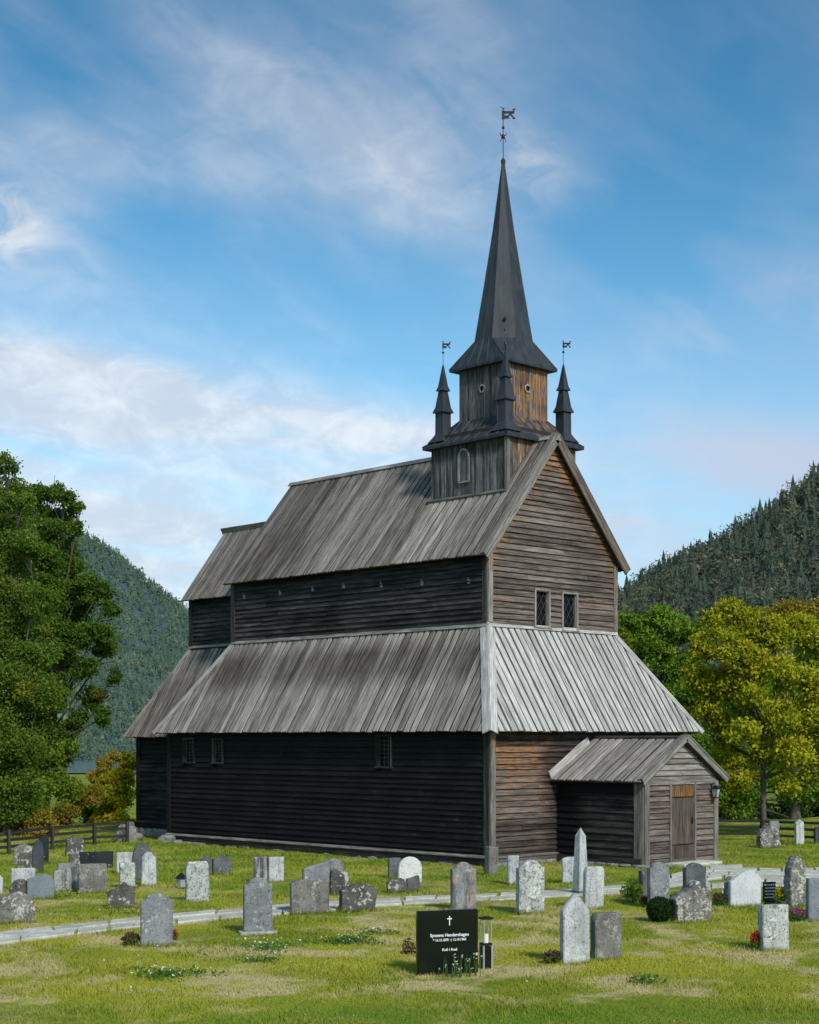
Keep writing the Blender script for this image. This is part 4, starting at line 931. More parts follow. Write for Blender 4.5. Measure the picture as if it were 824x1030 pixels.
def tufts():
    c=[]
    for o in list(C.objects):
        if o.parent is None and o.get('category')=='gravestone':
            v=[Vector(q) for q in o.bound_box]; w=max(q.x for q in v); y_=max(q.y for q in v); m_=o.matrix_basis
            for _ in range(int(420*w)+90):
                sd=random.random(); 
                if sd<.75: p=Vector((random.uniform(-w-.03,w+.03),(-1 if random.random()<.8 else 1)*(y_+abs(random.gauss(0,.035))),0))
                else: p=Vector(((1 if random.random()<.5 else -1)*(w+abs(random.gauss(0,.03))),random.uniform(-y_,y_),0))
                q=m_@p; c.append((q.x,q.y))
    c=np.array(c); n=len(c); x,y=c[:,0],c[:,1]; h=rng.uniform(.05,.15,n)*rng.uniform(.6,1.1,n); w=rng.uniform(.008,.014,n); a=rng.random(n)*6.28
    V=np.zeros((n,3,3)); V[:,0]=np.stack([x-np.cos(a)*w/2,y-np.sin(a)*w/2,np.full(n,-.01)],1); V[:,1]=np.stack([x+np.cos(a)*w/2,y+np.sin(a)*w/2,np.full(n,-.01)],1); V[:,2]=np.stack([x+rng.normal(0,.35,n)*h,y+rng.normal(0,.35,n)*h,h],1)
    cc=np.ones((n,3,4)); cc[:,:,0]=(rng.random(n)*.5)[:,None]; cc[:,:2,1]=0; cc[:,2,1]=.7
    tag(np_mesh('grass_tufts',V.reshape(-1,3),3,cc.reshape(-1,4),M['grass']),'longer uncut grass around the foot of the gravestones','grass',kind='stuff')
tufts()
# obelisk
p=ground(585,901); d=F*CAM[2]/(901-HY); pm=d/F; h=(901-833)*pm; hb=8.0*pm*.76
ob=empty('obelisk',p+Vector(FW)*.2,R(-43.8+30),'slender pale stone obelisk standing before the porch side wall','obelisk')
mb=MB(); mb.loft([[(-k,-k,z),(k,-k,z),(k,k,z),(-k,k,z)][::-1] for k,z in ((hb*1.25,-.2),(hb*1.25,h*.06),(hb*1.22,h*.065))],(0,0,1)); mb.build('base',S['darkgrey'],ob)
mb=MB(); mb.loft([[(-k,-k,z),(k,-k,z),(k,k,z),(-k,k,z)][::-1] for k,z in ((hb,h*.065),(hb*.62,h*.88),(hb*.02,h))],(0,0,1)); mb.build('shaft',S['pale'],ob)
# black inscribed gravestone
d=F*CAM[2]/(983-HY); pm=d/F; a_=R(18); t_=.10; w=((482-417.5)*pm-t_*math.sin(a_))/math.cos(a_); h=(981-916)*pm
bs=link('gravestone',stone_mesh(w,h,t_,'slab',0,0,1,.2),M['black_granite']); bs.location=ground(450,981)+Vector(FW)*.12; bs.rotation_euler=(0,0,R(-43.8+18)); tag(bs,'polished black gravestone with a white cross and engraved lettering','gravestone',GS)
def text(s,size,x,z,parent,w=None,name='inscription',y=-t_/2-.003,mat=None):
    cu=bpy.data.curves.new('txt','FONT'); cu.body=s; cu.size=size; cu.align_x='CENTER'; cu.extrude=.0015; cu.offset=size*.018
    to=bpy.data.objects.new('txt',cu); C.objects.link(to); bpy.context.view_layer.update(); dg=bpy.context.evaluated_depsgraph_get()
    me=bpy.data.meshes.new_from_object(to.evaluated_get(dg)); bpy.data.objects.remove(to)
    o=link(name,me,mat or M['engrave'],parent); wd=max(v.co.x for v in me.vertices)-min(v.co.x for v in me.vertices); k=(w/wd) if w else 1
    o.rotation_euler=(R(90),0,0); o.scale=(k,1,1); o.location=(x,y,z); return o
px2=lambda px:(px-412)  # placeholder
cxs=.02
text('Synneva Hendershagen',.066,cxs,h*(1-.405),bs,w=39.5*pm/math.cos(a_))
text('* 16.12.1878  \u2020 12.10.1960',.05,cxs,h*(1-.475),bs,w=34*pm/math.cos(a_))
text('Kvil i fred',.055,cxs,h*(1-.63),bs,w=15*pm/math.cos(a_))
mb=MB(); cz=h*(1-.15); mb.box(cxs-.007,cxs+.007,-t_/2-.004,-t_/2+.01,cz-.075,cz+.06); mb.box(cxs-.036,cxs-.0075,-t_/2-.004,-t_/2+.01,cz+.012,cz+.028); mb.box(cxs+.0075,cxs+.036,-t_/2-.004,-t_/2+.01,cz+.012,cz+.028); mb.build('cross',M['engrave'],bs)
# grave lantern
lp=ground(489,975); gl=empty('grave_lantern',lp+Vector(FW)*.05,R(-43.8+22),'steel and glass grave lantern with a white candle on a black stone block','lantern')
pm2=(F*CAM[2]/(975-HY))/F; hw=5.0*pm2; H_=(974-922)*pm2; hb=H_*.46
mb=MB(); mb.box(-hw*.8,hw*.8,-hw*.8,hw*.8,-.1,hb-.012); mb.build('stone_block',M['black_granite'],gl)
mb=MB()
for sx in (-1,1):
    for sy in (-1,1): mb.bar((sx*hw*.9,sy*hw*.9,-.1),(sx*hw*.9,sy*hw*.9,hb),.022,.022,up=(0,1,0))
mb.build('post',M['steel'],gl)
mb=MB(); mb.box(-hw,hw,-hw,hw,hb,hb+.035); mb.box(-hw*1.12,hw*1.12,-hw*1.12,hw*1.12,H_-.03,H_); mb.box(-hw*.5,hw*.5,-hw*.5,hw*.5,H_+.001,H_+.012); mb.build('lid',M['iron'],gl); mb=MB()
for sx in (-1,1):
    for sy in (-1,1): mb.bar((sx*hw*.82,sy*hw*.82,hb+.036),(sx*hw*.82,sy*hw*.82,H_-.031),.012,.012,up=(0,1,0))
mb.build('frame',M['steel'],gl)
mb=MB(); mb.tube([(0,0,hb+.036),(0,0,hb+.036+.13)],hw*.55,14); mb.build('candle',M['candle'],gl,smooth=40)
# small dark board with rows of white marks
d=F*CAM[2]/(908-HY); pm=d/F; ib=link('gravestone',stone_mesh(13*pm/.93,21*pm,.06,'slab',0,0,3,.1),S['black']); ib.location=ground(774,908); ib.rotation_euler=(0,0,R(-43.8+18)); tag(ib,'small upright black plaque with rows of pale lettering beside the large wavy pale stone','gravestone',GS)
mb=MB(); 
for k in range(5):
    z=21*pm*(.86-.15*k); x=-.13+.02*(k%2)
    while x<.12: l_=random.uniform(.02,.05); mb.box(x,x+l_,-.034,-.029,z-.012,z+.012); x+=l_+.015
mb.build('inscription',M['engrave'],ib)
# ================================================================== lantern in the grass, plants and flowers
gl2=empty('grave_lantern',ground(182.5,893.5),0,'small dark grave lantern in the grass left of a pale lichened stone','lantern')
mb=MB(); mb.loft(fr(.10,.12,-.05,.22,4,(0,0)),(0,0,1)); mb.build('glass',M['lampglass'],gl2)
mb=MB(); mb.loft(fr(.16,.02,.22,.36,4,(0,0)),(0,0,1)); mb.loft(fr(.13,.13,-.06,.03,4,(0,0)),(0,0,1)); mb.build('frame',M['iron'],gl2)
def leaves(centres,size,aniso=0.0,up=.0):
    n=len(centres); nrm=rng.normal(size=(n,3)); nrm[:,2]+=up; nrm/=np.linalg.norm(nrm,axis=1)[:,None]
    t=rng.normal(size=(n,3)); t-=nrm*(t*nrm).sum(1)[:,None]; t/=np.linalg.norm(t,axis=1)[:,None]; b=np.cross(nrm,t)
    s=(size*rng.uniform(.6,1.3,n))[:,None]; w=s*rng.uniform(.45,.7,n)[:,None]
    V=np.stack([centres-t*s*.5,centres+b*w*.5-t*s*.05,centres+t*s*.5,centres-b*w*.5-t*s*.05],1); return V.reshape(-1,3)
def lm(name,a,b,c,tr=.35): M[name]=leafmat(name,(a,b,c),tr)
lm('oak_foliage',(.030,.075,.013),(.14,.225,.034),(.26,.15,.03)); lm('birch_foliage',(.05,.10,.016),(.19,.275,.042),(.34,.26,.04)); lm('yellow_foliage',(.14,.19,.012),(.50,.50,.035),(.50,.36,.03))
lm('green_foliage',(.06,.12,.016),(.23,.36,.038),(.33,.30,.04)); lm('dark_foliage',(.022,.050,.012),(.07,.12,.025),(.10,.10,.02)); lm('ochre_foliage',(.15,.15,.025),(.34,.26,.045),(.52,.28,.05))
lm('bush_foliage',(.016,.042,.014),(.035,.075,.022),(.05,.09,.03)); lm('heather',(.10,.04,.045),(.20,.09,.09),(.28,.16,.14)); lm('red_petals',(.40,.03,.02),(.60,.06,.04),(.65,.12,.08)); lm('pink_petals',(.40,.07,.16),(.25,.10,.35),(.60,.35,.45)); lm('yellow_petals',(.55,.38,.02),(.62,.46,.04),(.3,.3,.03)); lm('white_petals',(.62,.62,.58),(.75,.75,.70),(.5,.5,.4),.2)
lm('herb',(.06,.13,.03),(.12,.21,.045),(.2,.25,.06))
bark=bpy.data.materials.new('bark')
m,t,b,o=material('tree_bark',.9,.15); P=t.new('ShaderNodeNewGeometry').outputs['Position']; n=t.noise(t.scale(P,(5,5,1.2)),1,5,.7); t.l.new(t.mix(t.rng(n,.3,.7),(.035,.030,.025),(.13,.115,.10)),b.inputs['Base Color']); bump(t,b,n,.6,.04); M['bark']=m
bpy.data.materials.remove(bark)
def lmesh(name,pts,size,mat,parent=None,g=None,up=0,r=None):
    V=leaves(pts,size,up=up); n=len(pts); c=np.ones((n,4,4)); c[:,:,0]=(rng.random(n) if r is None else r)[:,None]; c[:,:,1]=(np.zeros(n) if g is None else g)[:,None]; c[:,:,2]=0
    return np_mesh(name,V,4,c.reshape(-1,4),mat,parent)
def ball(n,r,cx=0,cy=0,cz=0,flat=1.0,shell=.5):
    v=rng.normal(size=(n,3)); v/=np.linalg.norm(v,axis=1)[:,None]; rr=r*rng.random(n)**shell; v*=rr[:,None]; v[:,2]*=flat; return v+np.array([cx,cy,cz])
def plant(px,py,w,h,mat,label,cat='flowers',name='flowering_plant',n=260,size=.05,green=True):
    p=ground(px,py); e=empty(name,p,0,label,cat)
    if green:
        q=ball(n,1); q=q*np.array([w/2,w/2*.7,h*.45])+np.array([0,0,h*.42]); lmesh('leaves',q,size*1.2,M['herb'],e)
    q=ball(int(n*.8),1,shell=.3); q[:,2]=np.abs(q[:,2]); q=q*np.array([w/2*1.05,w/2*.75,h*.6])+np.array([0,0,h*.42]); lmesh('blossom' if green else 'foliage',q,size,mat,e); return e
plant(132,951,.34,.22,M['heather'],'reddish heather at the left foot of the tall blue-grey stone')
plant(175,946,.16,.18,M['red_petals'],'small red flowers at the right foot of the tall blue-grey stone',n=80)
plant(491.5,880,.30,.32,M['red_petals'],'dark red flowers beside the square stone post at the church corner',n=150,size=.07)
plant(556,970,.34,.22,M['heather'],'dark reddish plant at the foot of the tall gabled stone')
plant(761,956,.26,.32,M['red_petals'],'bright red flowers left of the pale block stone peppered with black')
plant(799,927,.62,.26,M['pink_petals'],'mixed pink and purple flowers between the lichened pillar and the blue-grey stone',n=420)
plant(785,911,.35,.42,M['yellow_petals'],'yellow flowers beside the black plaque')
plant(724,912,.42,.30,M['heather'],'pinkish flowers left of the large wavy pale stone')
plant(650,912,.35,.22,M['heather'],'brownish-pink plant before the grey arched stone')
plant(33,882,.30,.25,M['yellow_petals'],'yellow flowers at the foot of the tall dark round-topped stone',n=60)
plant(411,971,.26,.42,M['heather'],'round brown-pink heather tuft left of the black inscribed stone',green=False,n=500,size=.035)
plant(728,905,.16,.3,M['white_petals'],'white flowers at the left edge of the large wavy pale stone',n=60)
b_=empty('round_bush',ground(663.5,927.5),0,'clipped round dark green bush beside the jagged fieldstone','bush'); q=ball(3800,1,shell=.22); q=q*np.array([.25,.25,.25])+np.array([0,0,.23]); lmesh('foliage',q,.045,M['bush_foliage'],b_)
mb=MB(); mb.tube([(0,0,-.05),(0,0,.3)],.03,6); mb.build('stem',M['bark'],b_)
b_=empty('small_shrub',ground(637,908),0,'small loose bright green shrub by the path','bush'); q=ball(700,1,shell=.5); q=q*np.array([.26,.2,.26])+np.array([0,0,.26]); lmesh('foliage',q,.07,M['green_foliage'],b_)
mb=MB(); mb.tube([(0,0,-.05),(0,0,.3)],.02,6); mb.build('stem',M['bark'],b_)
# iris-like white and blue flowers before the black stone
e=empty('flowering_plant',ground(463,983),R(-30),'white and pale blue flowers growing in front of the black inscribed stone','flowers')
mb=MB(); hp=[]
for k in range(34):
    x=random.uniform(-.32,.30); y=random.uniform(-.06,.10); hh=random.uniform(.10,.33); dx=random.uniform(-.05,.05); mb.tube([(x,y,-.02),(x+dx*.4,y,hh*.6),(x+dx,y+random.uniform(-.03,.03),hh)],[.006,.005,.002],4)
    if k%2: hp.append((x+dx,y-.01,hh))
mb.build('stems',M['herb'],e); q=np.array([[a+rng.normal()*.012,b+rng.normal()*.012,c+rng.normal()*.014] for a,b,c in hp for _ in range(5)]); lmesh('blossom',q,.032,M['white_petals'],e)
# wild flower patches in the lawn
def patch(px,py,wx,wy,n,nf,label):
    c=ground(px,py); pts=c.x+0*rng.random(n); q=np.zeros((n,3)); a=rng.random(n)*6.28; rr=np.sqrt(rng.random(n)); q[:,0]=rr*np.cos(a)*wx; q[:,1]=rr*np.sin(a)*wy; q[:,2]=rng.uniform(.01,.11,n)*(1-rr*.4); lob=np.sin(a*3+px)*.35+.65+.3*np.sin(a*5+py); q[:,0]*=lob; q[:,1]*=lob; q[:,:2]+=rng.normal(0,.07,(n,2))
    e=empty('wildflower_patch',c,R(-43.8),label,'wildflowers'); lmesh('leaves',q[:int(n*.55)],.055,M['herb'],e,up=.3)
    q=q[:nf].copy(); q[:,:2]*=1.15; q[:,2]=rng.uniform(.06,.17,nf); lmesh('blossom',q,.040,M['white_petals'],e,up=1.2)
patch(350,948,.62,.45,1100,55,'dense clump of white wild flowers left of the black inscribed stone')
patch(378,940,.5,.4,300,40,'thin scatter of white wild flowers nearer to the black stone')
patch(170,982,.8,.7,900,60,'low patch of white wild flowers in the lawn at the lower left')
patch(270,955,.5,.8,500,50,'white wild flowers below the plinth of the tall pale grey stone')
patch(262,968,.4,.4,350,16,'green weed tuft with few flowers at the lower left')
patch(55,903,.5,.5,350,30,'white wild flowers right of the blue-grey peaked slab')
patch(125,919,.6,.3,150,26,'white wild flowers below the dark hump-backed stone')
patch(650,988,.3,.5,300,8,'green weeds in the lawn at the lower right')
# scattered daisies
n=420; d=17*(40/17)**rng.random(n); l=(rng.random(n)*2-1)*.27*d; x=CAM[0]+d*FW[0]+l*RT[0]; y=CAM[1]+d*FW[1]+l*RT[1]; k=~in_path(x,y)&~in_build(x,y)&(rng.random(n)<np.clip(.85-(l/d)*1.6,.15,1)); q=np.stack([x,y,np.full(n,.055)],1)[k]
o=lmesh('daisies',q,.03,M['white_petals'],up=2.0); tag(o,'tiny white flowers scattered through the lawn','wildflowers',kind='stuff')
# fallen leaves
n=260; d=17*(40/17)**rng.random(n); l=(rng.random(n)*2-1)*.27*d; x=CAM[0]+d*FW[0]+l*RT[0]; y=CAM[1]+d*FW[1]+l*RT[1]; k=~in_build(x,y); q=np.stack([x,y,np.full(n,.05)],1)[k]
o=lmesh('fallen_leaves',q,.05,M['ochre_foliage'],up=2.5); tag(o,'fallen ochre leaves scattered on the lawn','leaves',kind='stuff')
# ================================================================== fences
M['fence']=wood('dark_weathered_fence',(.02,.017,.015),(.06,.052,.046),(.01,.009,.008),(.1,.06,.04))
def fence(pts,label):
    e=empty('rail_fence',pts[0],0,label,'fence'); o=Vector(pts[0])
    P_=[];
    for a,b in zip(pts[:-1],pts[1:]):
        a,b=Vector(a),Vector(b); n=max(1,round((b-a).length/2.3)); P_+= [a.lerp(b,k/n) for k in range(n)]
    P_.append(Vector(pts[-1]))
    for a in P_:
        mb=MB(); mb.bar(a-o+Vector((0,0,-.2)),a-o+Vector((random.uniform(-.02,.02),0,random.uniform(.70,.78))),.09,.09,up=(0,1,0)); mb.build('post',M['fence'],e)
    for a,b in zip(P_[:-1],P_[1:]):
        for z in (.22,.44,.66):
            mb=MB(); n=Vector((a-b).normalized()).cross(Vector((0,0,1)))*.09; mb.bar(a-o+Vector((0,0,z+random.uniform(-.03,.03)))+n-(b-a)*.04,b-o+Vector((0,0,z+random.uniform(-.03,.03)))+n+(b-a)*.04,.04,.09); mb.build('rail',M['fence'],e)
fence([ground(-60,866),ground(9,860.5),ground(53,854.5),ground(95,850),ground(128,847.5)],'dark wooden rail fence along the left side of the churchyard below the bushes')
fence([ground(700,845),ground(768,846),ground(826,849),ground(900,853)],'dark wooden rail fence behind the churchyard on the right')
# stone boundary post by the left fence
bp=empty('stone_post',ground(128.5,846),0,'squat pale stone block on rubble at the chancel end','stone'); mb=MB(); mb.loft([[(-k,-k,z),(k,-k,z),(k,k,z),(-k,k,z)][::-1] for k,z in ((.22,-.1),(.2,.45),(.17,.5))],(0,0,1)); mb.build('block',S['fieldstone'],bp); rocks('rubble',[(.3,.1,.3,.25,.3,.1),(-.3,.0,.25,.2,.22,.05)],S['fieldstone'],bp)
# ================================================================== trees
def zpx(py,d): return CAM[2]+(HY-py)*d/F
def tree(name,px,d,clumps,n,leaf,mat,label,cat,aut=.1,trunk_r=.25,group=None,forks=None,flat=.75,zb=0,ns=14):
    """clumps: (px,py,radius_px,depth offset); leaves gather in sub-clusters inside every clump"""
    base=loc(d,(px-412)/F*d,zb); e=empty(name,base,0,label,cat,group); o=np.array(base)
    C_=[]
    for (cx,cy,cr,dd) in clumps:
        D=d+dd; c=CAM+D*FW+(cx-412)/F*D*RT; c[2]=zpx(cy,D); C_.append((c-o,cr*D/F))
    pts=[];rs=[];gs=[]; tot=sum(r**2 for _,r in C_)
    for c,r in C_:
        k=int(n*r*r/tot); m_=max(6,int(ns*max(.8,min(2.4,r/1.0)))); sub_=ball(m_,r*.95,shell=.38,flat=.95)+c; sr=r*rng.uniform(.20,.46,m_); w=sr**2/np.sum(sr**2)
        cb=rng.random()
        for s_,q_,w_ in zip(sub_,sr,w):
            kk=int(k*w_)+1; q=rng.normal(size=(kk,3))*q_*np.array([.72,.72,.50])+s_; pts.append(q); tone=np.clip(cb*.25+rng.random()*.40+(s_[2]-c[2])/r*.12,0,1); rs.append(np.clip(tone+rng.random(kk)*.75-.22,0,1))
            g0=1.0 if rng.random()<aut else 0; gs.append(np.clip((g0*.5+ (rng.random(kk)<aut)*.7)*rng.random(kk)*1.3,0,1))
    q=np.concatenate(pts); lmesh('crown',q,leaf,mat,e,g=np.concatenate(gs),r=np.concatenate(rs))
    mb=MB(); zmax=max(c[2] for c,_ in C_); zmin=min(c[2]-r for c,r in C_)
    top=np.mean([c for c,_ in C_],axis=0); zt=max(.5,min(zmin+1.0,zmax*.5)); 
    mb.tube([(0,0,-.3),(0,0,.2),(top[0]*.05,top[1]*.05,zt*.5),(top[0]*.2,top[1]*.2,zt),(top[0]*.6,top[1]*.6,max(zt+.5,zmax*.72)),(top[0],top[1],zmax)],[trunk_r*1.3,trunk_r*.9,trunk_r*.75,trunk_r*.6,trunk_r*.25,trunk_r*.05],9)
    mb.build('trunk',M['bark'],e,smooth=60)
    mb=MB()
    for c,r in C_:
        f=rng.uniform(.55,.95); z0=max(.3,min(zt*f+ (c[2]-zt)*.35,c[2]-.2)); s=np.array([top[0]*.2*min(1,z0/zt),top[1]*.2*min(1,z0/zt),z0]); mid=(s+c)/2+np.array([rng.normal()*.3,rng.normal()*.3,-.1*r]); end=c+np.array([0,0,.3*r])
        mb.tube([s,mid,c,end],[trunk_r*.30,trunk_r*.19,trunk_r*.09,.01],6)
        for _ in range(4):
            q=c+rng.normal(size=3)*r*.5; mb.tube([mid*.3+c*.7,q],[trunk_r*.1,.01],4)
    mb.build('limbs',M['bark'],e,smooth=60); return e
T=tree
T('birch_tree',8,56,[(6,468,14,0),(-2,500,22,0),(20,505,14,-1),(2,540,28,0),(28,550,18,-1),(5,590,32,0),(35,600,20,-1.5),(0,640,34,0),(38,650,22,-1),(8,690,34,-1),(40,700,22,0),(5,735,30,-1),(-40,560,40,1),(-40,640,45,1),(-45,720,45,0),(15,490,14,.5),(8,525,20,1),(20,620,24,1),(20,665,24,1),(22,720,26,.5),(0,770,30,0),(25,760,22,0),(0,800,26,0),(22,795,20,-.5),(-30,780,34,0),(8,815,18,-.5)],150000,.11,M['birch_foliage'],'tall yellowish-green broadleaf tree filling the left edge','tree',aut=.025,trunk_r=.20,ns=22)
T('oak_tree',45,62,[(45,735,18,0),(62,745,15,0),(30,735,20,0),(33,500,12,0),(50,494,12,0),(65,500,10,-1),(78,512,9,0),(76,535,10,-1),(60,525,11,1),(50,545,18,1),(60,575,20,0),(82,590,14,-1),(103,592,13,0),(110,612,10,-1),(70,615,22,1),(95,640,16,-1),(108,655,13,0),(116,680,8,0),(60,655,18,1),(85,672,14,-1),(96,705,14,0),(75,725,13,0),(105,722,10,-1),(55,700,16,1),(45,620,26,2),(40,520,16,2),(62,555,16,2),(52,535,14,-1.5),(45,560,18,-1.5),(52,588,18,-1.5),(45,612,20,-1.5),(62,632,18,-1.5),(50,655,20,-1.5),(58,690,14,-1.5),(66,600,14,0),(72,570,12,0),(62,520,13,0),(50,590,22,1.5),(75,640,16,2),(55,670,20,2),(40,700,22,1.5),(35,570,24,2),(35,660,26,2)],150000,.12,M['oak_foliage'],'dark green oak with ragged outstretched limbs left of the church','tree',aut=.03,trunk_r=.20,ns=18)
T('broadleaf_tree',25,60,[(10,775,26,0),(40,768,24,0),(60,785,20,-1),(25,800,26,-2),(-20,790,34,0),(62,760,14,0)],45000,.13,M['green_foliage'],'low green broadleaf tree under the tall trees on the left','tree',aut=.06,trunk_r=.15)
T('autumn_shrub',15,57,[(12,822,20,0),(-20,825,24,0),(35,828,16,-1),(52,838,12,0)],22000,.10,M['ochre_foliage'],'orange-brown autumn shrub behind the left fence','shrub',aut=.35,trunk_r=.07)
T('autumn_shrub',70,64,[(62,815,16,0),(80,800,15,0),(70,835,12,0)],16000,.11,M['ochre_foliage'],'pale ochre shrub under the oak','shrub',aut=.2,trunk_r=.07)
T('autumn_shrub',118,66,[(112,790,13,0),(125,778,11,0),(122,803,13,0),(108,815,12,0),(130,828,12,0),(134,764,9,0),(104,800,9,-1),(118,822,11,-1),(98,826,9,0)],22000,.14,M['yellow_foliage'],'yellow-green autumn shrub beside the chancel','shrub',aut=.4,trunk_r=.09)
T('dark_shrub',95,68,[(92,812,13,0),(100,830,14,0),(84,834,11,0),(97,797,9,0)],14000,.10,M['dark_foliage'],'dark green shrub between the oak and the chancel','shrub',aut=.0,trunk_r=.07)
T('autumn_shrub',108,95,[(108,770,9,0),(116,760,7,0),(100,782,9,0)],9000,.16,M['ochre_foliage'],'distant ochre bush on the slope toward the lake','shrub',aut=.3,trunk_r=.1,zb=-4)
T('yellow_tree',768,57,[(735,612,13,0),(722,628,14,0),(750,628,16,0),(775,640,18,0),(800,632,18,1),(822,645,20,1),(705,652,14,0),(735,655,18,-1),(762,668,18,-1),(700,685,15,0),(728,690,18,0),(755,700,17,-1),(790,680,20,0),(820,690,22,0),(812,725,22,0),(785,720,16,-1),(720,722,17,0),(745,735,16,-1),(765,755,16,0),(730,760,15,0),(800,760,18,-1),(825,770,18,0),(745,785,13,0),(790,792,13,0),(850,660,24,1),(850,740,26,0),(690,725,12,1)],62000,.15,M['yellow_foliage'],'yellow-green autumn tree with a forked bare trunk right of the church','tree',aut=.27,trunk_r=.14,ns=26)
T('green_tree',665,74,[(640,628,14,0),(660,622,14,0),(680,632,16,0),(632,650,16,0),(655,655,20,0),(685,665,20,0),(700,640,14,0),(640,680,18,0),(668,695,20,0),(695,705,20,0),(625,630,12,0),(690,740,18,0),(710,760,18,0)],60000,.155,M['green_foliage'],'bright green tree behind the porch gable','tree',aut=.06,trunk_r=.25)
T('green_tree',735,70,[(705,700,20,0),(725,740,22,0),(715,790,20,0),(740,800,20,0),(760,780,20,0),(735,770,20,0)],40000,.14,M['green_foliage'],'shaded green tree between the porch and the yellow tree','tree',aut=.05,trunk_r=.2)
T('green_tree',800,72,[(775,745,22,0),(800,700,26,0),(815,740,24,0),(790,785,22,0),(815,790,22,0),(830,760,24,0),(845,700,30,0),(765,700,24,0),(820,655,22,0)],48000,.15,M['green_foliage'],'green tree behind the yellow tree at the right edge','tree',aut=.12,trunk_r=.25)
T('dark_tree',740,82,[(715,812,16,0),(735,822,18,0),(755,812,16,0),(775,825,18,0),(795,812,18,0),(815,825,18,0),(835,815,18,0),(700,770,22,0),(735,770,26,0),(780,760,28,0),(825,760,30,0),(700,720,22,0),(740,700,28,0),(800,690,30,0),(860,800,30,0),(720,835,12,-4),(760,838,12,-4),(800,838,12,-4),(835,838,14,-4)],60000,.19,M['dark_foliage'],'dark shaded thicket of trees behind the right fence','thicket',aut=.03,trunk_r=.25)
T('ochre_tree',790,110,[(770,625,16,0),(800,618,15,0),(825,622,17,0),(745,622,10,0)],14000,.25,M['ochre_foliage'],'ochre treetops showing over the yellow tree','tree',aut=.2,trunk_r=.3)
T('green_tree',640,92,[(628,640,16,0),(645,665,18,0),(650,700,22,0),(670,730,24,0),(625,670,16,0)],24000,.2,M['green_foliage'],'green tree immediately behind the nave front corner','tree',aut=.1,trunk_r=.25)
# ================================================================== hills with forest
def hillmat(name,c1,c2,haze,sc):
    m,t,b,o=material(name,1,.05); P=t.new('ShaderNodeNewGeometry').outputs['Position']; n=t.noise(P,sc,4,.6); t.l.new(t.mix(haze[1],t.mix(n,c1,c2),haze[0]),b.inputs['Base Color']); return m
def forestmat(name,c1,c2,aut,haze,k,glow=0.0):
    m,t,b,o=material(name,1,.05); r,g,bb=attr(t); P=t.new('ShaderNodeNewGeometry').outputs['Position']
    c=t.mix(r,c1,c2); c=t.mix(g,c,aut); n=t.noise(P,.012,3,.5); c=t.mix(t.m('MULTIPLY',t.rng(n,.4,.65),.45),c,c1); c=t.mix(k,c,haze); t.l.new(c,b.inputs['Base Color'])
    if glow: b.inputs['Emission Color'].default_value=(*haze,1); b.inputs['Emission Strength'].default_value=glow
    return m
def hill(name,D0,D1,zb,prof,mat,L0,L1,nl=60,nd=24):
    """rises from depth D0 to the crest at D1; prof(l) = crest height above zb"""
    def H(d,l):
        f=np.clip((d-D0)/(D1-D0),0,1); f2=np.clip((d-D1)/(D1-D0),0,1); base=f**1.15*(1-f2*.25)
        return zb+prof(l)*base+ (np.sin(l*.021+d*.013)*6+np.sin(l*.053-d*.037)*3)*f*(1-f)*2
    V=[];Fc=[]; ds=np.linspace(D0,D1*1.35,nd); ls=np.linspace(L0,L1,nl)
    for d in ds:
        for l in ls: V.append(tuple(loc(d,l,float(H(d,l)))))
    for i in range(nd-1):
        for j in range(nl-1): Fc.append((i*nl+j,i*nl+j+1,(i+1)*nl+j+1,(i+1)*nl+j))
    me=bpy.data.meshes.new(name); me.from_pydata(V,[],Fc); me.polygons.foreach_set('use_smooth',[True]*len(Fc)); tag(link(name,me,mat),kind='structure'); return H
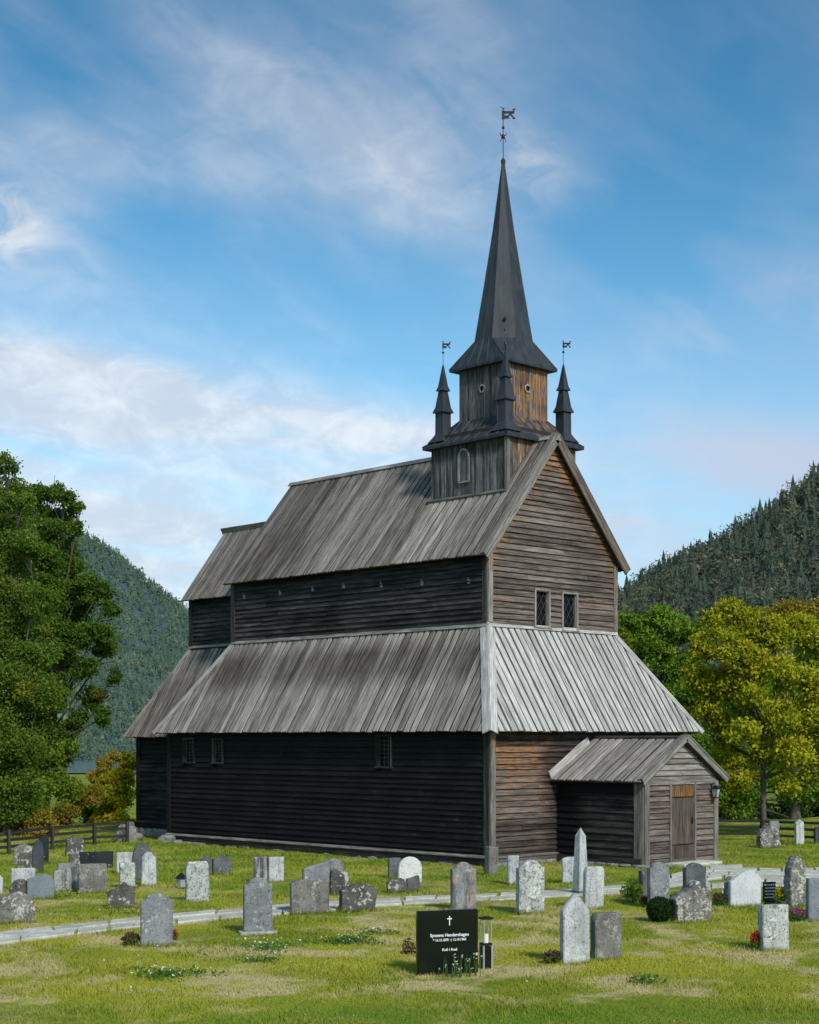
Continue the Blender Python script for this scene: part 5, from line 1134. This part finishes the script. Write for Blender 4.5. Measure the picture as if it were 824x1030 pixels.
def forest(H,n,d0,d1,l0,l1,hmin,hmax,mat,label,aut=.12,mask=None,decid=.15,bushy=.3,q=40,ts=.085):
    d=rng.uniform(d0,d1,n); l=rng.uniform(l0,l1,n)
    if mask is not None: k=mask(d,l); d=d[k];l=l[k];n=len(d)
    z=H(d,l); P=CAM[None,:]+d[:,None]*FW+l[:,None]*RT; P[:,2]=z; h=rng.uniform(hmin,hmax,n); w=h*rng.uniform(.20,.31,n)
    dec=rng.random(n)<(decid+bushy); h*=rng.uniform(.6,1.15,n); tri=[];col=[]
    m=8; ang=np.arange(m)*2*np.pi/m
    r=rng.random(n); g=np.where(dec,(rng.random(n)*.9+.1)*(rng.random(n)<decid/(decid+bushy)),(rng.random(n)<.05)*.3)*(rng.random(n)<.6+aut)
    rot=rng.random(n)*6.28
    for tier,(zb_,zt_2,rr) in enumerate(((.05,.45,1.0),(.25,.68,.8),(.48,.86,.58),(.68,1.05,.36))):
        rad=(w*rr)[:,None]*np.where(np.arange(m)%2==0,1.0,.62)[None,:]*rng.uniform(.75,1.2,(n,m)); sel=~dec
        a=ang[None,:]+rot[:,None]+tier
        bx=P[:,0:1]+np.cos(a)*rad; by=P[:,1:2]+np.sin(a)*rad; bz=(z+h*zb_)[:,None]+rng.uniform(-.03,.03,(n,m))*h[:,None]
        ring=np.stack([bx,by,bz],2)[sel]; apex=np.stack([P[:,0],P[:,1],z+h*zt_2],1)[sel]
        for i in range(m):
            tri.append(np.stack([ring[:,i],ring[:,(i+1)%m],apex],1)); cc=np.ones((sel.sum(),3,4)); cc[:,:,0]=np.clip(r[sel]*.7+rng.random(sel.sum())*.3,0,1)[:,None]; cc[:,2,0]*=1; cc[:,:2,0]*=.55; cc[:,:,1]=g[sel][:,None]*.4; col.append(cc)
    # leafy crowns for broadleaf trees
    di=np.where(dec)[0]
    for k in range(q):
        v=rng.normal(size=(len(di),3)); v/=np.linalg.norm(v,axis=1)[:,None]; c=np.stack([P[di,0],P[di,1],z[di]+h[di]*.58],1)+v*np.stack([w[di]*1.15,w[di]*1.15,h[di]*.42],1)*rng.uniform(.5,1,(len(di),1))
        s=h[di]*ts; t1=rng.normal(size=(len(di),3))*s[:,None]*.8; t2=rng.normal(size=(len(di),3))*s[:,None]*.8
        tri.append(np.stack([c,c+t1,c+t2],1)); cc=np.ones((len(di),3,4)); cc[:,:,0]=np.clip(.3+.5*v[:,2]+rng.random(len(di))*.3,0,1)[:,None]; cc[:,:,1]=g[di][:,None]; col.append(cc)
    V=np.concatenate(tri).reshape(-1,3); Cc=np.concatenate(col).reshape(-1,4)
    return tag(np_mesh('forest',V,3,Cc,mat),label,'forest',kind='stuff')
def crest(pts,D,zb):
    xs=np.array([(a-412)/F*D for a,b in pts]); hs=np.array([CAM[2]+(HY-b)/F*D-zb for a,b in pts])
    return lambda l: np.interp(l,xs,hs)
DR=900.0
pr=crest([(300,744),(420,735),(520,668),(600,624),(640,598),(680,573),(720,556),(760,532),(800,505),(824,486),(900,447),(1000,400),(1300,380),(1800,500),(3000,600)],DR,-4)
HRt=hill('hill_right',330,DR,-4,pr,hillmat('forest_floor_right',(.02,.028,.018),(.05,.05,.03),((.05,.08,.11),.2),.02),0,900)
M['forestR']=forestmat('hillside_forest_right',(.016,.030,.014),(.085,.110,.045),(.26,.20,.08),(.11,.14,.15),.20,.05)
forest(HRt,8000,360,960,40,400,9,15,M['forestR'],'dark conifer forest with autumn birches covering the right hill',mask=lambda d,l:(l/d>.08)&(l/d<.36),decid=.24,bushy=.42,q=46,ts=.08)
DL=2300.0
pl=crest([(-900,620),(-500,560),(-300,500),(-100,470),(0,500),(60,534),(90,543),(113,557),(145,586),(179,611),(192,622),(240,665),(300,700),(400,735),(600,744)],DL,-18)
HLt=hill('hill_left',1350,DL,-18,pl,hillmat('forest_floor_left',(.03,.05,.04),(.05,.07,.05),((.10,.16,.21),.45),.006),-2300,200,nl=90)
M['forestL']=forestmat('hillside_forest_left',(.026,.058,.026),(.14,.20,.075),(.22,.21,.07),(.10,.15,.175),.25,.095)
FIELD=lambda d,l:(np.abs(l/d+.230)<.016)&(d>1390)&(d<1590)
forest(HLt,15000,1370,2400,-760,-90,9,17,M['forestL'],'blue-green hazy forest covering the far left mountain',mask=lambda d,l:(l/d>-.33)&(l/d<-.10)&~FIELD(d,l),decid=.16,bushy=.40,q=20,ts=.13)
# farm field and farmhouse across the lake
m,t,b,o=material('pasture',1,.05); b.inputs['Base Color'].default_value=(.17,.24,.10,1); M['pasture']=m
V=[tuple(loc(d,f*d,float(HLt(d,f*d))+2.5)) for d in np.linspace(1395,1585,9) for f in np.linspace(-.245,-.215,12)]; Fc=[(i*12+j,i*12+j+1,(i+1)*12+j+1,(i+1)*12+j) for i in range(8) for j in range(11)]
me=bpy.data.meshes.new('field'); me.from_pydata(V,[],Fc); tag(link('field',me,M['pasture']),kind='structure')
d_=1500.; fx=(50-412)/F; fh=empty('farmhouse',loc(d_,fx*d_,float(HLt(d_,fx*d_))+2),YAW,'tiny white farmhouse with a dark roof on the far hillside field','house')
M['housewall']=plain('white_house_wall',(.6,.6,.6)); M['houseroof']=plain('dark_house_roof',(.12,.11,.12))
mb=MB(); mb.box(-3,3,-5,5,0,4.5); mb.build('wall',M['housewall'],fh)
mb=MB(); mb.loft([[(-3.6,y,4.5),(3.6,y,4.5),(0,y,7.2)] for y in (-5.5,5.5)],(0,1,0)); mb.build('roof',M['houseroof'],fh)
mb=MB(); 
for y in (-3,0,3): mb.box(-3.05,-3.0,y-.6,y+.6,1.5,3)
mb.build('window',M['glass'],fh)
# ================================================================== sky, sun, camera
w=bpy.data.worlds.new('World'); bpy.context.scene.world=w; w.use_nodes=True; t=NT(w.node_tree); t.n.clear()
SE,SAZ=R(36),None
S_=Vector((-.30,-1.0,0)).normalized()                      # horizontal direction toward the sun
o=t.new('ShaderNodeOutputWorld'); bg=t.new('ShaderNodeBackground'); bg.inputs[1].default_value=.162; t.l.new(bg.outputs[0],o.inputs[0])
sky=t.new('ShaderNodeTexSky',sky_type='NISHITA'); sky.sun_disc=False; sky.sun_elevation=SE; sky.sun_rotation=math.atan2(S_.x,S_.y); sky.air_density=1.0; sky.dust_density=1.2; sky.ozone_density=2.0; sky.altitude=100
D=t.new('ShaderNodeTexCoord').outputs['Generated']
a=t.vm('DOT_PRODUCT',D,tuple(RT)); f=t.vm('DOT_PRODUCT',D,tuple(FW)); az=t.m('ARCTAN2',a,f); z=t.sep(D)[2]; el=t.m('ARCSINE',z)
def P2(px,py): return (math.atan((px-412)/F),math.atan((HY-py)/F*math.cos(math.atan((px-412)/F))))
def streak(ang,sx,sy,off,sc,detail=6,rough=.55,dist=.4):
    c,s=math.cos(R(ang)),math.sin(R(ang)); u=t.m('ADD',t.m('MULTIPLY',az,c),t.m('MULTIPLY',el,s)); v=t.m('SUBTRACT',t.m('MULTIPLY',el,c),t.m('MULTIPLY',az,s))
    return t.noise(t.comb(t.m('ADD',t.m('MULTIPLY',u,sx),off),t.m('ADD',t.m('MULTIPLY',v,sy),off*1.7),off),sc,detail,rough,dist)
def blob(px,py,rx,ry,ang=0):
    a0,e0=P2(px,py); c,s=math.cos(R(ang)),math.sin(R(ang)); x=t.m('SUBTRACT',az,a0); y=t.m('SUBTRACT',el,e0)
    u=t.m('ADD',t.m('MULTIPLY',x,c),t.m('MULTIPLY',y,s)); v=t.m('SUBTRACT',t.m('MULTIPLY',y,c),t.m('MULTIPLY',x,s))
    q=t.m('ADD',t.m('POWER',t.m('DIVIDE',u,rx/F),2.0),t.m('POWER',t.m('DIVIDE',v,ry/F),2.0)); return t.m('EXPONENT',t.m('MULTIPLY',q,-1.0))
n1=streak(-24,3,8,1.3,1.4,5,.5,.3); n2=streak(-10,3.5,16,4.1,1.5,5,.5,.4); n3=streak(-36,4,9,8.3,1.8,6,.52,.5); n5=streak(-9,2.6,26,12.7,1.4,6,.55,.7); n4=t.noise(t.comb(az,t.m('MULTIPLY',el,1.6),3.1),26,7,.62,.6)
veil=t.m('MULTIPLY',t.rng(n1,.30,.78),t.m('ADD',.35,t.m('MULTIPLY',n3,.7)))
low=t.m('MULTIPLY',t.rng(n2,.42,.70),t.rng(el,R(15),R(6)))
def ad(*q):
    r=q[0]
    for k in q[1:]: r=t.m('ADD',r,k)
    return r
mu=lambda a,b:t.m('MULTIPLY',a,b)
soft=t.rng(n5,.28,.62,.35,1.1); puff=t.rng(n4,.35,.65,.1,1.2)
cl=ad(mu(veil,.62),mu(low,.55),mu(mu(blob(200,480,420,110,-3),t.rng(n5,.32,.70,.30,.95)),.50),mu(mu(blob(60,120,260,90,-30),t.rng(n1,.3,.65)),.45),mu(mu(blob(700,520,260,70,5),t.rng(n2,.3,.6,.3,1.0)),.5),
 mu(mu(blob(70,385,150,30,-9),soft),1.25),mu(mu(blob(330,435,170,22,-6),soft),.75),mu(mu(blob(8,222,34,26,-20),puff),.9),
 mu(mu(blob(300,90,320,60,-33),t.rng(n3,.35,.6,.3,1.0)),.42),mu(mu(blob(525,172,50,30,-10),puff),.34),mu(mu(blob(450,60,60,140,-12),t.rng(n3,.4,.62)),.25),
 mu(mu(blob(720,480,190,45,8),soft),.35),mu(mu(blob(800,300,60,40,0),puff),.2),mu(mu(blob(700,340,70,60,20),t.rng(n3,.45,.6)),.25),mu(mu(blob(100,520,260,50,-4),soft),.5),mu(mu(blob(170,580,120,22,-8),soft),.35))
holes=ad(mu(blob(640,350,110,150,0),.22),mu(blob(720,120,150,120,0),.12),mu(blob(30,330,120,26,-15),.10))
cl=t.m('SUBTRACT',cl,holes,clamp=True); cl=t.m('MULTIPLY',cl,.95,clamp=True)
skyc=t.mix(1.0,sky.outputs[0],(.60,.96,1.02),'MULTIPLY')
cc=t.mix(t.rng(n4,.35,.7),(3.9,4.4,5.2),(5.3,5.6,6.1)); ccl=t.mix(t.rng(az,R(-2),R(14)),cc,(3.5,3.9,4.9))
gr=t.rng(el,R(6),R(26),1.06,.66); skyc=t.mix(1.0,skyc,t.comb(t.m('MULTIPLY',gr,gr),gr,t.m('POWER',gr,.8)),'MULTIPLY'); cg=t.rng(el,R(9),R(26),1.0,.72); ccl=t.mix(1.0,ccl,t.comb(t.m('MULTIPLY',cg,.97),cg,t.m('POWER',cg,.85)),'MULTIPLY'); colr=t.mix(cl,skyc,ccl); t.l.new(colr,bg.inputs[0])
ld=bpy.data.lights.new('sun','SUN'); ld.energy=3.3; ld.angle=R(8); ld.color=(1.0,.93,.84); so=bpy.data.objects.new('sun',ld); C.objects.link(so)
sd=Vector((S_.x*math.cos(SE),S_.y*math.cos(SE),math.sin(SE))); so.rotation_euler=(-sd).to_track_quat('-Z','Y').to_euler(); so.location=(-10,-30,40)
cd=bpy.data.cameras.new('camera'); co=bpy.data.objects.new('camera',cd); C.objects.link(co); co.location=tuple(CAM); co.rotation_euler=(R(90),0,YAW-R(90))
cd.sensor_fit='HORIZONTAL'; cd.sensor_width=36; cd.lens=F/824*36; cd.shift_y=(HY-515)/824; cd.clip_end=20000; cd.clip_start=.1
sc=bpy.context.scene; sc.camera=co; sc.view_settings.view_transform='Standard'; sc.view_settings.look='None'; sc.view_settings.exposure=0
sc.render.engine='CYCLES'
